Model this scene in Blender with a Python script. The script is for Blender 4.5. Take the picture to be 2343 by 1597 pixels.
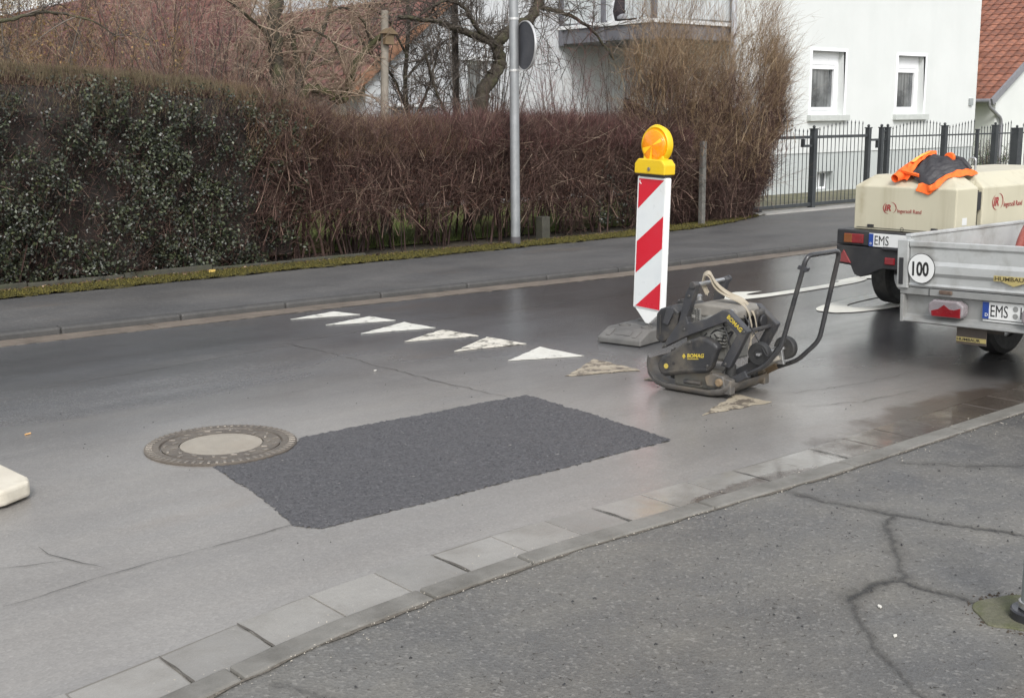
import bpy, bmesh, math, random
import numpy as np
from mathutils import Vector, Matrix

for o in list(bpy.data.objects):
    bpy.data.objects.remove(o, do_unlink=True)
R = math.radians
SC = bpy.context.scene
COL = SC.collection
rng = np.random.default_rng(7)
random.seed(7)

# ------------------------------------------------------------------ camera
# world: +X runs along the street, +Y across it to the far side, Z up; metres
PITCH, ROLL, YAW, EYE = R(10.8), R(0.5), R(-40), 1.68
cd = bpy.data.cameras.new('camera'); cam = bpy.data.objects.new('camera', cd); COL.objects.link(cam)
cd.sensor_width = 36; cd.sensor_fit = 'HORIZONTAL'; cd.lens = 42.59
cd.clip_start = 0.05; cd.clip_end = 600
_fw = Vector((-math.sin(YAW), math.cos(YAW), 0)); _rt = Vector((math.cos(YAW), math.sin(YAW), 0)); _up = Vector((0, 0, 1))
_f = _fw * math.cos(PITCH) - _up * math.sin(PITCH); _u = _fw * math.sin(PITCH) + _up * math.cos(PITCH)
_r = _rt * math.cos(ROLL) - _u * math.sin(ROLL); _u2 = _u * math.cos(ROLL) + _rt * math.sin(ROLL)
cam.matrix_world = Matrix(((_r.x, _u2.x, -_f.x, 0), (_r.y, _u2.y, -_f.y, 0), (_r.z, _u2.z, -_f.z, EYE), (0, 0, 0, 1)))
SC.camera = cam

# ------------------------------------------------------------------ sky, sun, exposure
SUN_EL, SUN_AZ = R(42), R(212)       # azimuth measured clockwise from +Y
w = bpy.data.worlds.new('World'); SC.world = w; w.use_nodes = True
nt = w.node_tree; nt.nodes.clear()
sky = nt.nodes.new('ShaderNodeTexSky'); sky.sky_type = 'NISHITA'; sky.sun_disc = False
sky.sun_elevation = SUN_EL; sky.sun_rotation = SUN_AZ; sky.air_density = 1.4; sky.dust_density = 2.0; sky.ozone_density = 1.0
hs = nt.nodes.new('ShaderNodeHueSaturation'); hs.inputs['Saturation'].default_value = 0.22
bg = nt.nodes.new('ShaderNodeBackground'); bg.inputs[1].default_value = 0.14
wo = nt.nodes.new('ShaderNodeOutputWorld')
nt.links.new(sky.outputs[0], hs.inputs['Color']); nt.links.new(hs.outputs[0], bg.inputs[0]); nt.links.new(bg.outputs[0], wo.inputs[0])
sl = bpy.data.lights.new('sun', 'SUN'); sl.energy = 1.25; sl.angle = R(18); sl.color = (1.0, 0.975, 0.94)
sun = bpy.data.objects.new('sun', sl); COL.objects.link(sun)
sd = Vector((math.sin(SUN_AZ) * math.cos(SUN_EL), math.cos(SUN_AZ) * math.cos(SUN_EL), math.sin(SUN_EL)))
sun.rotation_euler = sd.to_track_quat('Z', 'Y').to_euler(); sun.location = (0, -6, 12)
vs = SC.view_settings
vs.view_transform = 'Standard'; vs.look = 'None'; vs.gamma = 1.0; vs.use_curve_mapping = False
vs.exposure = 0.85

# ------------------------------------------------------------------ object helpers
def tag(o, label=None, cat=None, group=None, kind=None):
    if label: o['label'] = label
    if cat: o['category'] = cat
    if group: o['group'] = group
    if kind: o['kind'] = kind
    return o

def empty(name, loc=(0, 0, 0), rz=0.0, label=None, cat=None, group=None, rx=0.0, ry=0.0):
    o = bpy.data.objects.new(name, None); COL.objects.link(o)
    o.location = loc; o.rotation_euler = (rx, ry, rz); o.empty_display_size = 0.1
    return tag(o, label, cat, group)

def link(name, me, m=None, parent=None):
    o = bpy.data.objects.new(name, me); COL.objects.link(o)
    if m is not None and len(me.materials) == 0: me.materials.append(m)
    if parent is not None: o.parent = parent
    return o

def dup(o, parent=None, loc=None):
    c = o.copy(); COL.objects.link(c); c.parent = parent if parent is not None else o.parent
    if loc is not None: c.location = loc
    return c

def smooth(me, ang=35):
    me.polygons.foreach_set('use_smooth', [True] * len(me.polygons))
    me.set_sharp_from_angle(angle=R(ang))

def bevel(o, wd=0.004, seg=2, ang=40):
    b = o.modifiers.new('bevel', 'BEVEL'); b.width = wd; b.segments = seg; b.limit_method = 'ANGLE'; b.angle_limit = R(ang)
    b.harden_normals = False
    return o

class MB:
    def __init__(s): s.v = []; s.f = []
    def add(s, vs, fs):
        b = len(s.v); s.v += [tuple(p) for p in vs]; s.f += [tuple(b + i for i in f) for f in fs]; return s
    def box(s, a, b):
        (x0, y0, z0), (x1, y1, z1) = a, b
        return s.add([(x0,y0,z0),(x1,y0,z0),(x1,y1,z0),(x0,y1,z0),(x0,y0,z1),(x1,y0,z1),(x1,y1,z1),(x0,y1,z1)],
              [(0,3,2,1),(4,5,6,7),(0,1,5,4),(1,2,6,5),(2,3,7,6),(3,0,4,7)])
    def obox(s, c, ux, uy, uz):
        c, ux, uy, uz = map(Vector, (c, ux, uy, uz)); q = []
        for dz in (-1, 1):
            for dx, dy in ((-1,-1),(1,-1),(1,1),(-1,1)): q.append(c + ux*dx + uy*dy + uz*dz)
        return s.add(q, [(0,3,2,1),(4,5,6,7),(0,1,5,4),(1,2,6,5),(2,3,7,6),(3,0,4,7)])
    def prism(s, poly, axis, a, b):
        """poly: 2D points; axis 0: (y,z) polygon along x; 1: (x,z) along y; 2: (x,y) along z"""
        def P(p, t): return ((t, p[0], p[1]), (p[0], t, p[1]), (p[0], p[1], t))[axis]
        n = len(poly); q = [P(p, a) for p in poly] + [P(p, b) for p in poly]
        return s.add(q, [tuple(range(n))[::-1], tuple(range(n, 2*n))] + [(i, (i+1) % n, n + (i+1) % n, n + i) for i in range(n)])
    def tube(s, path, r, seg=8, cap=True, closed=False):
        path = [Vector(p) for p in path]; n = len(path); rad = r if isinstance(r, (list, tuple)) else [r]*n
        t0 = (path[1]-path[0]).normalized(); a = t0.orthogonal().normalized(); rings = []
        for i, p in enumerate(path):
            if closed: t = (path[(i+1) % n] - path[i-1]).normalized()
            else: t = ((path[min(i+1, n-1)] - path[max(i-1, 0)])).normalized()
            a = (a - t*a.dot(t)).normalized(); bb = t.cross(a)
            rings.append([p + (a*math.cos(2*math.pi*k/seg) + bb*math.sin(2*math.pi*k/seg))*rad[i] for k in range(seg)])
        vs = [v for rg in rings for v in rg]; fs = []
        m = n if closed else n-1
        for i in range(m):
            j = (i+1) % n
            for k in range(seg): fs.append((i*seg+k, i*seg+(k+1) % seg, j*seg+(k+1) % seg, j*seg+k))
        if cap and not closed: fs += [tuple(range(seg))[::-1], tuple(range((n-1)*seg, n*seg))]
        return s.add(vs, fs)
    def cyl(s, a, b, r, r2=None, seg=24):
        return s.tube([a, b], [r, r if r2 is None else r2], seg)
    def lathe(s, prof, c, axis='z', seg=32):
        """prof: list of (radius, offset along axis)"""
        q = []; n = len(prof); c = Vector(c)
        for rr, h in prof:
            for k in range(seg):
                t = 2*math.pi*k/seg; x, y = rr*math.cos(t), rr*math.sin(t)
                q.append(c + Vector({'z': (x, y, h), 'x': (h, x, y), 'y': (y, h, x)}[axis]))
        fs = [(i*seg+k, i*seg+(k+1) % seg, (i+1)*seg+(k+1) % seg, (i+1)*seg+k) for i in range(n-1) for k in range(seg)]
        loop_ = prof[0] == prof[-1]
        if prof[0][0] > 1e-5 and not loop_: fs.append(tuple(range(seg))[::-1])
        if prof[-1][0] > 1e-5 and not loop_: fs.append(tuple(range((n-1)*seg, n*seg)))
        return s.add(q, fs)
    def build(s, name, m, parent=None, bev=0, sm=None, seg=2):
        me = bpy.data.meshes.new(name); me.from_pydata(s.v, [], s.f); me.update()
        bm = bmesh.new(); bm.from_mesh(me)
        bmesh.ops.remove_doubles(bm, verts=bm.verts, dist=1e-5)
        bmesh.ops.recalc_face_normals(bm, faces=bm.faces); bm.to_mesh(me); bm.free()
        if sm: smooth(me, sm)
        o = link(name, me, m, parent)
        if bev: bevel(o, bev, seg)
        return o

def np_mesh(name, verts, faces, m, parent=None, sm=False):
    verts = np.asarray(verts, dtype=np.float32); faces = np.asarray(faces, dtype=np.int32); n, k = faces.shape
    me = bpy.data.meshes.new(name); me.vertices.add(len(verts)); me.vertices.foreach_set('co', verts.ravel())
    me.loops.add(n*k); me.loops.foreach_set('vertex_index', faces.ravel())
    me.polygons.add(n); me.polygons.foreach_set('loop_start', np.arange(0, n*k, k, dtype=np.int32))
    me.update(calc_edges=True); me.validate()
    if sm: me.polygons.foreach_set('use_smooth', np.ones(n, dtype=bool))
    return link(name, me, m, parent)

def unit(a): return a / np.maximum(np.linalg.norm(a, axis=1, keepdims=True), 1e-9)

def twig_arrays(P, D, L, RAD, bend=None, seg=2, sides=3, taper=0.75):
    P = np.asarray(P, float); D = unit(np.asarray(D, float)); n = len(P)
    L = np.broadcast_to(L, n)[:, None]; RAD = np.broadcast_to(RAD, n)[:, None]
    ref = np.tile(np.array([[0.3, 0.2, 1.0]]), (n, 1)); flip = np.abs(D[:, 2]) > 0.9; ref[flip] = (1, 0.1, 0)
    a = unit(np.cross(D, ref)); b = np.cross(D, a); vs = []
    for k in range(seg+1):
        t = k/seg; c = P + D*L*t + (0 if bend is None else bend*L*t*t); rr = RAD*(1-taper*t)
        for j in range(sides):
            th = 2*math.pi*j/sides; vs.append(c + (a*math.cos(th) + b*math.sin(th))*rr)
    V = np.stack(vs, 1).reshape(-1, 3); per = (seg+1)*sides; F = []
    for k in range(seg):
        for j in range(sides):
            F.append([k*sides+j, k*sides+(j+1) % sides, (k+1)*sides+(j+1) % sides, (k+1)*sides+j])
    F = (np.array(F)[None] + (np.arange(n)*per)[:, None, None]).reshape(-1, 4)
    return V, F

def leaf_arrays(C, N, S, aspect=0.6, fold=0.15):
    n = len(C); N = unit(N); a = unit(np.cross(N, rng.normal(size=(n, 3)))); b = np.cross(N, a); S = np.broadcast_to(S, n)[:, None]
    V = np.stack([C - a*S*.5, C + b*S*aspect*.5 + N*S*fold, C + a*S*.5, C - b*S*aspect*.5 + N*S*fold], 1).reshape(-1, 3)
    F = (np.array([[0, 1, 2, 3]]) + (np.arange(n)*4)[:, None])
    return V, F

def join_arrays(lst):
    V = []; F = []; b = 0
    for v, f in lst: V.append(v); F.append(f + b); b += len(v)
    return np.concatenate(V), np.concatenate(F)

def rvec(n, s=1.0): return rng.normal(size=(n, 3))*s

FONT = None
def text(s, size, m, parent, mtx, name='lettering', ext=0.0008, bold=0.0, xs=1.0, shear=0.0, align='LEFT'):
    cu = bpy.data.curves.new('t', 'FONT'); cu.body = s; cu.size = size; cu.extrude = ext; cu.offset = bold*size; cu.shear = shear
    cu.align_x = align; cu.resolution_u = 3
    to = bpy.data.objects.new('t', cu); COL.objects.link(to)
    dg = bpy.context.evaluated_depsgraph_get(); me = bpy.data.meshes.new_from_object(to.evaluated_get(dg))
    bpy.data.objects.remove(to); bpy.data.curves.remove(cu); me.name = name
    me.transform(Matrix(mtx) @ Matrix.Diagonal((xs, 1, 1, 1)))
    me.materials.clear()
    return link(name, me, m, parent)

def frame_m(o, x, y):
    """matrix whose local x,y lie along the given vectors, at o"""
    x = Vector(x).normalized(); y = Vector(y); y = (y - x*y.dot(x)).normalized(); z = x.cross(y); o = Vector(o)
    return Matrix(((x.x, y.x, z.x, o.x), (x.y, y.y, z.y, o.y), (x.z, y.z, z.z, o.z), (0, 0, 0, 1)))

# ------------------------------------------------------------------ materials
class NT:
    def __init__(s, name):
        s.m = bpy.data.materials.new(name); s.m.use_nodes = True; s.t = s.m.node_tree; s.n = s.t.nodes
        s.b = s.n['Principled BSDF']; s.tc = s.n.new('ShaderNodeTexCoord')
    def set(s, sock, v):
        if hasattr(v, 'is_output') or isinstance(v, bpy.types.NodeSocket): s.t.links.new(v, sock)
        else: sock.default_value = v
    def coord(s, scale=(1, 1, 1), rot=(0, 0, 0), loc=(0, 0, 0)):
        mp = s.n.new('ShaderNodeMapping'); mp.inputs['Scale'].default_value = scale; mp.inputs['Rotation'].default_value = rot; mp.inputs['Location'].default_value = loc
        s.t.links.new(s.tc.outputs['Object'], mp.inputs[0]); return mp.outputs[0]
    def noise(s, scale, detail=5, rough=.55, co=None, dist=0.0):
        x = s.n.new('ShaderNodeTexNoise'); x.inputs['Scale'].default_value = scale; x.inputs['Detail'].default_value = detail
        x.inputs['Roughness'].default_value = rough; x.inputs['Distortion'].default_value = dist
        s.t.links.new(co if co is not None else s.tc.outputs['Object'], x.inputs['Vector']); return x.outputs[0]
    def vor(s, scale, co=None, feature='F1', out=0):
        x = s.n.new('ShaderNodeTexVoronoi'); x.inputs['Scale'].default_value = scale; x.feature = feature
        s.t.links.new(co if co is not None else s.tc.outputs['Object'], x.inputs['Vector']); return x.outputs[out]
    def rng(s, v, a, b, c=0.0, d=1.0):
        x = s.n.new('ShaderNodeMapRange'); x.inputs[1].default_value = a; x.inputs[2].default_value = b; x.inputs[3].default_value = c; x.inputs[4].default_value = d
        s.set(x.inputs[0], v); return x.outputs[0]
    def math(s, op, a, b=0.0):
        x = s.n.new('ShaderNodeMath'); x.operation = op; s.set(x.inputs[0], a); s.set(x.inputs[1], b); return x.outputs[0]
    def mix(s, f, a, b, mode='MIX'):
        x = s.n.new('ShaderNodeMix'); x.data_type = 'RGBA'; x.blend_type = mode
        s.set(x.inputs[0], f); s.set(x.inputs[6], a if not isinstance(a, tuple) else (*a[:3], 1)); s.set(x.inputs[7], b if not isinstance(b, tuple) else (*b[:3], 1)); return x.outputs[2]
    def sep(s):
        x = s.n.new('ShaderNodeSeparateXYZ'); s.t.links.new(s.tc.outputs['Object'], x.inputs[0]); return x.outputs
    def island(s):
        return s.n.new('ShaderNodeNewGeometry').outputs['Random Per Island']
    def bump(s, h, strength=.3, dist=.01):
        x = s.n.new('ShaderNodeBump'); x.inputs['Strength'].default_value = strength; x.inputs['Distance'].default_value = dist
        prev = s.b.inputs['Normal'].links
        if prev: s.t.links.new(prev[0].from_socket, x.inputs['Normal'])
        s.set(x.inputs['Height'], h); s.t.links.new(x.outputs[0], s.b.inputs['Normal'])
    def base(s, c): s.set(s.b.inputs['Base Color'], (*c[:3], 1) if isinstance(c, tuple) else c)
    def rough(s, v): s.set(s.b.inputs['Roughness'], v)
    def spec(s, v): s.set(s.b.inputs['Specular IOR Level'], v)

MATS = {}
def pm(name, c1, c2=None, rough=.6, scale=6, bump=0.0, bscale=60, metal=0.0, spec=.5, dirt=None, dscale=3, damt=.5, island=0.0, coat=0.0, rvar=.12, bdist=.004, trans=0.0):
    if name in MATS: return MATS[name]
    n = NT(name); c2 = c2 or tuple(min(1, x*1.25) for x in c1)
    nz = n.noise(scale, 6, .6); c = n.mix(n.rng(nz, .3, .7), c1, c2)
    if dirt: c = n.mix(n.math('MULTIPLY', n.rng(n.noise(dscale, 8, .65), .48, .66), damt), c, dirt)
    if island:
        x = n.island(); c = n.mix(n.rng(x, 0, 1, 0, 1), c, n.mix(1.0, c, (island,)*3, 'MULTIPLY'))
    n.base(c); n.rough(n.rng(n.noise(scale*2.3, 4), .3, .7, max(.02, rough-rvar), min(1, rough+rvar)))
    n.b.inputs['Metallic'].default_value = metal; n.spec(spec)
    if coat: n.b.inputs['Coat Weight'].default_value = coat; n.b.inputs['Coat Roughness'].default_value = .15
    if trans: n.b.inputs['Transmission Weight'].default_value = trans
    if bump: n.bump(n.noise(bscale, 4, .6), bump, bdist)
    MATS[name] = n.m; return n.m
# ------------------------------------------------------------------ ground, road, pavements
def lerp_fn(pts):
    xs = [p[0] for p in pts]; ys = [p[1] for p in pts]
    return lambda x: float(np.interp(x, xs, ys))
kfar = lerp_fn([(-20, 9.85), (2.9, 9.72), (4.5, 9.64), (5.6, 9.62), (7.3, 9.5), (9.5, 9.35), (13.3, 9.32), (80, 9.3)])
knear = lerp_fn([(-20, 2.8), (0.5, 3.05), (1.37, 3.2), (1.9, 3.32), (2.4, 3.37), (3.0, 3.4), (3.9, 3.37), (4.6, 3.34), (6.7, 3.35), (80, 3.4)])
pedge = lerp_fn([(-20, 11.7), (5, 11.68), (12, 11.75), (14, 12.0), (15.4, 12.45), (16, 12.72), (80, 12.75)])

def strip(name, x0, x1, dx, fa, fb, z, m, parent=None, kind='structure', nb=1):
    xs = np.arange(x0, x1 + dx*.5, dx); v = []; f = []
    for x in xs:
        a, b = fa(x), fb(x)
        for k in range(nb+1): v.append((x, a + (b-a)*k/nb, z if not callable(z) else z(x, a + (b-a)*k/nb)))
    c = nb+1
    for i in range(len(xs)-1):
        for k in range(nb): f.append((i*c+k, (i+1)*c+k, (i+1)*c+k+1, i*c+k+1))
    me = bpy.data.meshes.new(name); me.from_pydata(v, [], f); me.update()
    o = link(name, me, m, parent)
    if parent is None: o['kind'] = kind
    return o

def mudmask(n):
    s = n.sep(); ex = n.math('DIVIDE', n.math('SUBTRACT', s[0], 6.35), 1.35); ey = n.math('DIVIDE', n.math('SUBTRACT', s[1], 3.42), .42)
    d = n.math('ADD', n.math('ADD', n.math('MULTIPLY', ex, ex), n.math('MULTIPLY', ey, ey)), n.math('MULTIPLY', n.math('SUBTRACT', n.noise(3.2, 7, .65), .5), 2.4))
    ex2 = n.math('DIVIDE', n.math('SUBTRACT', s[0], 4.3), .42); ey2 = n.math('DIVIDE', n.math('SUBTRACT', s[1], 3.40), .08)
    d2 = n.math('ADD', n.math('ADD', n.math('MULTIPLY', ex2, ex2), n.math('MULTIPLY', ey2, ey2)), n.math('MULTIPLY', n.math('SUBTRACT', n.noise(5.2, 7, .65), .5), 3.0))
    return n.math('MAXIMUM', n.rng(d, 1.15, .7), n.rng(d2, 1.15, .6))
def slabmat(name, c1, c2, rough):
    n = NT(name); c = n.mix(n.rng(n.noise(6, 6, .6), .3, .7), c1, c2); c = n.mix(n.math('MULTIPLY', n.rng(n.noise(3, 8, .65), .46, .66), .6), c, (.12, .108, .09))
    c = n.mix(n.math('MULTIPLY', n.rng(n.noise(40, 5, .7), .62, .72), .5), c, (.42, .4, .36))
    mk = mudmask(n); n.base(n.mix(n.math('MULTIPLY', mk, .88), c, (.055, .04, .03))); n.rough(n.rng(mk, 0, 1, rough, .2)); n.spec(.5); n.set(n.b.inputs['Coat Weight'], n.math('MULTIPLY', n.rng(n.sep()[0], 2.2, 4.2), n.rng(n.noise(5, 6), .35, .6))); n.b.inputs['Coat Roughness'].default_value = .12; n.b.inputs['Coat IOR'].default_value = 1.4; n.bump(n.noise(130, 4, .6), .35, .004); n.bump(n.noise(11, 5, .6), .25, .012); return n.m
def asphalt(name, dry, wet, mask_fn, agg=.5, rd=.62, rw=.33, speck=1.0, mud_shade=False, spec=.45, attr=False):
    n = NT(name); mask = mask_fn(n)
    big = n.rng(n.noise(1.1, 7, .6, n.coord((.45, 1.2, 1))), .3, .72)
    streak = n.rng(n.noise(2.2, 6, .6, n.coord((.22, 1.6, 1))), .3, .7)
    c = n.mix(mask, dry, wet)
    c = n.mix(n.math('MULTIPLY', big, .7), c, n.mix(1, c, (.60, .59, .585), 'MULTIPLY'))
    c = n.mix(n.math('MULTIPLY', n.rng(n.noise(.55, 7, .65, n.coord((.7, 1, 1), loc=(11, 3, 0))), .42, .66), .45), c, n.mix(1, c, (.66, .64, .63), 'MULTIPLY'))
    c = n.mix(n.math('MULTIPLY', streak, .4), c, n.mix(1, c, (1.25, 1.2, 1.13), 'MULTIPLY'))
    v = n.vor(95, out=1)     # per-stone tone
    sx = n.n.new('ShaderNodeSeparateColor'); n.t.links.new(v, sx.inputs[0])
    c = n.mix(n.math('MULTIPLY', n.rng(sx.outputs[0], .1, .95), .42*speck), c, n.mix(1, c, (.45, .44, .43), 'MULTIPLY'))
    c = n.mix(n.math('MULTIPLY', n.rng(sx.outputs[1], .86, .95), .22*speck), c, (.42, .40, .37))
    rust = n.rng(n.noise(.9, 6, .65, n.coord((.5, 1, 1), loc=(3, 7, 0))), .58, .75)
    c = n.mix(n.math('MULTIPLY', rust, .3), c, (.16, .115, .08))
    if mud_shade:
        sx_ = n.sep(); c = n.mix(n.math('MULTIPLY', n.rng(n.math('ADD', sx_[0], n.math('MULTIPLY', n.noise(1.1, 5), 1.2)), 6.3, 8.2), .85), c, n.mix(1, c, (.42, .40, .39), 'MULTIPLY'))  # painted shade: wet road colour darkened further under and around the trailers
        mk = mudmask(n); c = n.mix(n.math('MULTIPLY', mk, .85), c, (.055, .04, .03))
    if attr:
        at_ = n.n.new('ShaderNodeAttribute'); at_.attribute_name = 'crack'; sa_ = n.n.new('ShaderNodeSeparateColor'); n.t.links.new(at_.outputs['Color'], sa_.inputs[0])
        c = n.mix(n.math('MULTIPLY', sa_.outputs[1], n.rng(n.noise(22, 5, .7), .3, .6, .25, .8)), c, (.05, .046, .038))
        c = n.mix(n.math('MULTIPLY', sa_.outputs[0], n.rng(n.noise(35, 4, .7), .2, .5, .8, 1.0)), c, (.010, .009, .008))
    n.base(c)
    wetness = n.math('ADD', n.math('MULTIPLY', mask, .75), n.math('MULTIPLY', big, .3))
    n.rough(n.rng(wetness, 0, 1, rd, rw)); n.spec(spec)
    if mud_shade:
        film = n.rng(n.noise(1.6, 6, .6, n.coord((.4, 1.3, 1), loc=(5, 2, 0))), .38, .62)
        n.set(n.b.inputs['Coat Weight'], n.math('MULTIPLY', n.math('MAXIMUM', n.math('MULTIPLY', mask, .45), n.math('MULTIPLY', n.rng(sx_[0], 2.4, 4.6), n.rng(sx_[1], 7.2, 5.2, .3, .85))), n.math('ADD', n.math('MULTIPLY', film, .7), .3)))
        n.b.inputs['Coat Roughness'].default_value = .22; n.b.inputs['Coat IOR'].default_value = 1.4
    n.bump(n.vor(95), agg, .004); n.bump(n.noise(14, 5), .12, .01)
    return n.m

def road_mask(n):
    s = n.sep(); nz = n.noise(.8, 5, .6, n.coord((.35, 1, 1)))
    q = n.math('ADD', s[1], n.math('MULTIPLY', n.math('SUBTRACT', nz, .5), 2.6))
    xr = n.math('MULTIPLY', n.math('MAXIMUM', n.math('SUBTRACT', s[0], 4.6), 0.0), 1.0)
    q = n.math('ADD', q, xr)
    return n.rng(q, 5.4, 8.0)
M_ROAD = asphalt('road_asphalt', (.248, .238, .226), (.124, .129, .139), road_mask, agg=.2, rd=.42, rw=.20, speck=.6, mud_shade=True, spec=.65)
def pave_mask(n):
    s = n.sep(); nz = n.noise(1.5, 7, .66)
    q = n.math('ADD', n.math('MULTIPLY', s[0], .16), n.math('MULTIPLY', n.math('SUBTRACT', nz, .5), 4.2))
    return n.rng(q, -.5, 1.6)
M_PAVE = asphalt('pavement_asphalt', (.19, .181, .16), (.088, .09, .094), pave_mask, agg=.6, rd=.62, rw=.30, speck=.85, spec=.55, attr=True)
M_FPAVE = asphalt('far_pavement_asphalt', (.115, .113, .111), (.082, .083, .086), lambda n: n.rng(n.noise(.8, 5), .35, .65), agg=.3, rd=.7, rw=.5, speck=.6)
M_KERB = pm('kerb_concrete', (.14, .133, .118), (.195, .186, .168), .45, 7, .5, 120, dirt=(.06, .055, .045), damt=.55)
M_FKERB = pm('far_kerb_concrete', (.045, .044, .043), (.07, .067, .064), .65, 9, .5, 90)
M_SLAB = slabmat('gutter_slab', (.235, .224, .206), (.285, .272, .25), .30)
M_SLAB2 = slabmat('gutter_slab_grey', (.195, .186, .172), (.24, .23, .213), .34)
M_FGUT = pm('far_gutter', (.125, .10, .08), (.17, .142, .115), .55, 5, .3, 80, dirt=(.06, .05, .04), damt=.5)
M_JOINT = pm('joint_dirt', (.028, .023, .018), (.055, .046, .036), .8, 40)
M_SOIL = pm('garden_soil', (.035, .028, .02), (.06, .048, .03), .9, 5, .8, 30, bdist=.03)
def _lawn():
    n = NT('lawn'); c = n.mix(n.rng(n.noise(1.3, 6), .35, .65), (.12, .15, .03), (.2, .21, .055)); n.base(c); n.rough(.8); n.bump(n.noise(70, 3), .8, .03); return n.m
M_LAWN = _lawn()
M_MOSS = pm('moss', (.04, .037, .007), (.095, .08, .014), .9, 9, .9, 55, dirt=(.03, .024, .014), dscale=6, damt=.75, bdist=.015)

g = MB(); g.add([(-300, -300, -.12), (300, -300, -.12), (300, 300, -.12), (-300, 300, -.12)], [(0, 1, 2, 3)])
ground = g.build('ground', pm('far_ground', (.05, .055, .03), (.08, .075, .05), .9, .3)); ground['kind'] = 'structure'
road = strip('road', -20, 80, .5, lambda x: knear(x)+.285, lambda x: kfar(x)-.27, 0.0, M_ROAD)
pave = strip('near_pavement', -20, 80, .5, lambda x: -14, lambda x: knear(x)-.115, .0125, M_PAVE, nb=6)
fpave = strip('far_pavement', -20, 80, .5, lambda x: kfar(x)+.12, lambda x: pedge(x)+.04, .05, M_FPAVE, nb=3)
gut = strip('gutter', -20, 80, .5, lambda x: knear(x)-.01, lambda x: knear(x)+.30, -.0005, slabmat('gutter_bed', (.16, .148, .13), (.2, .186, .165), .5))
fgut = strip('far_gutter', -20, 80, .5, lambda x: kfar(x)-.285, lambda x: kfar(x)+.01, -.012, M_JOINT)
kerb = strip('kerb', -20, 80, .5, lambda x: knear(x)-.135, lambda x: knear(x)+.0, -.006, M_JOINT)
fkerb = strip('far_kerb', -20, 80, .5, lambda x: kfar(x)-.005, lambda x: kfar(x)+.135, -.008, M_JOINT)

def run_block(name, x0, x1, fa, fb, z0, z1, m, parent, bev=.006, jz=0.0, n=1):
    b = MB(); q0 = []; q1 = []
    for i in range(n+1):
        x = x0 + (x1-x0)*i/n; q0 += [(x, fa(x))]; q1 += [(x, fb(x))]
    b.prism(q0 + q1[::-1], 2, z0, z1 + jz)
    return b.build(name, m, parent, bev)

M_CRACK = pm('crack_dirt', (.012, .011, .010), (.03, .027, .022), .8, 30)
def crack(pts, wd, parent, z, jit=.02, name='crack', m=None, sub=.06):
    q = []
    for i in range(len(pts)-1):
        a, b = Vector(pts[i]), Vector(pts[i+1]); k = max(1, int((b-a).length/sub))
        for j in range(k): q.append(a.lerp(b, j/k) + Vector((random.uniform(-jit, jit), random.uniform(-jit, jit))))
    q.append(Vector(pts[-1])); L = []; n = len(q)
    for i, p in enumerate(q):
        t = (q[min(i+1, n-1)] - q[max(i-1, 0)]).normalized(); nn = Vector((-t.y, t.x)); ww = wd*random.uniform(.25, 1.1)*(0.25 if i in (0, n-1) else 1)
        L.append((p + nn*ww*.5, p - nn*ww*.5))
    b = MB(); b.add([(a.x, a.y, z) for a, c in L] + [(c.x, c.y, z) for a, c in L], [(i, i+1, n+i+1, n+i) for i in range(n-1)])
    return b.build(name, m or M_CRACK, parent)
# gutter slabs, each its own piece
xj = [-.13, .20, .52, .83, 1.135, 1.455, 1.765, 2.075, 2.375, 2.65, 2.96, 3.25, 3.52]
while xj[-1] < 7.6: xj.append(xj[-1] + .30 + random.uniform(-.006, .006))
for i in range(len(xj)-1):
    gp = random.uniform(.002, .0045); wd = .272 + random.uniform(-.012, .012)
    m = M_SLAB if random.random() < .6 else M_SLAB2
    o = run_block('gutter_slab', xj[i]+gp, xj[i+1]-gp, lambda x: knear(x)+.006, lambda x: knear(x)+.006+wd, -.05, .0035, m, gut, .003, random.uniform(-.001, .002))
for i in (5, 6, 9, 12, 15, 17):
    crack([(xj[i], knear(xj[i])+.01), (xj[i]+.004, knear(xj[i])+.15), (xj[i]-.003, knear(xj[i])+.275)], .012, gut, .0075, .002, 'joint_dirt', pm('gutter_joint', (.06, .054, .045), (.10, .09, .078), .8, 40), sub=.03)
run_block('gutter_strip', xj[-1]+.005, 60, lambda x: knear(x)+.006, lambda x: knear(x)+.28, -.05, .004, M_SLAB, gut, 0)
run_block('gutter_strip', -20, xj[0]-.005, lambda x: knear(x)+.006, lambda x: knear(x)+.28, -.05, .004, M_SLAB, gut, 0)
kj = [-.9, .1, .75, 1.56, 2.37, 2.85, 3.87, 4.85, 5.86, 6.85, 7.86, 8.85]
for i in range(len(kj)-1):
    run_block('kerb_stone', kj[i]+.005, kj[i+1]-.005, lambda x: knear(x)-.118, lambda x: knear(x)-.004, -.05, .03, M_KERB, kerb, .012, random.uniform(-.003, .004), 4)
run_block('kerb_strip', 8.855, 60, lambda x: knear(x)-.118, lambda x: knear(x)-.004, -.05, .03, M_KERB, kerb, .012, 0, 20)
x = 1.4
while x < 17:
    e = x + 1.0 + random.uniform(-.01, .01)
    run_block('kerb_stone', x+.002, e-.002, lambda t: kfar(t)+.002, lambda t: kfar(t)+.125, -.05, .056, M_FKERB, fkerb, .02, random.uniform(-.002, .002), 2)
    run_block('gutter_slab', x-.3+.003, e-.3-.003, lambda t: kfar(t)-.268, lambda t: kfar(t)-.004, -.05, .003, M_FGUT, fgut, .003, random.uniform(-.001, .003), 2)
    x = e
run_block('kerb_strip', x+.005, 70, lambda t: kfar(t)+.002, lambda t: kfar(t)+.125, -.05, .056, M_FKERB, fkerb, .012, 0, 20)
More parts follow.
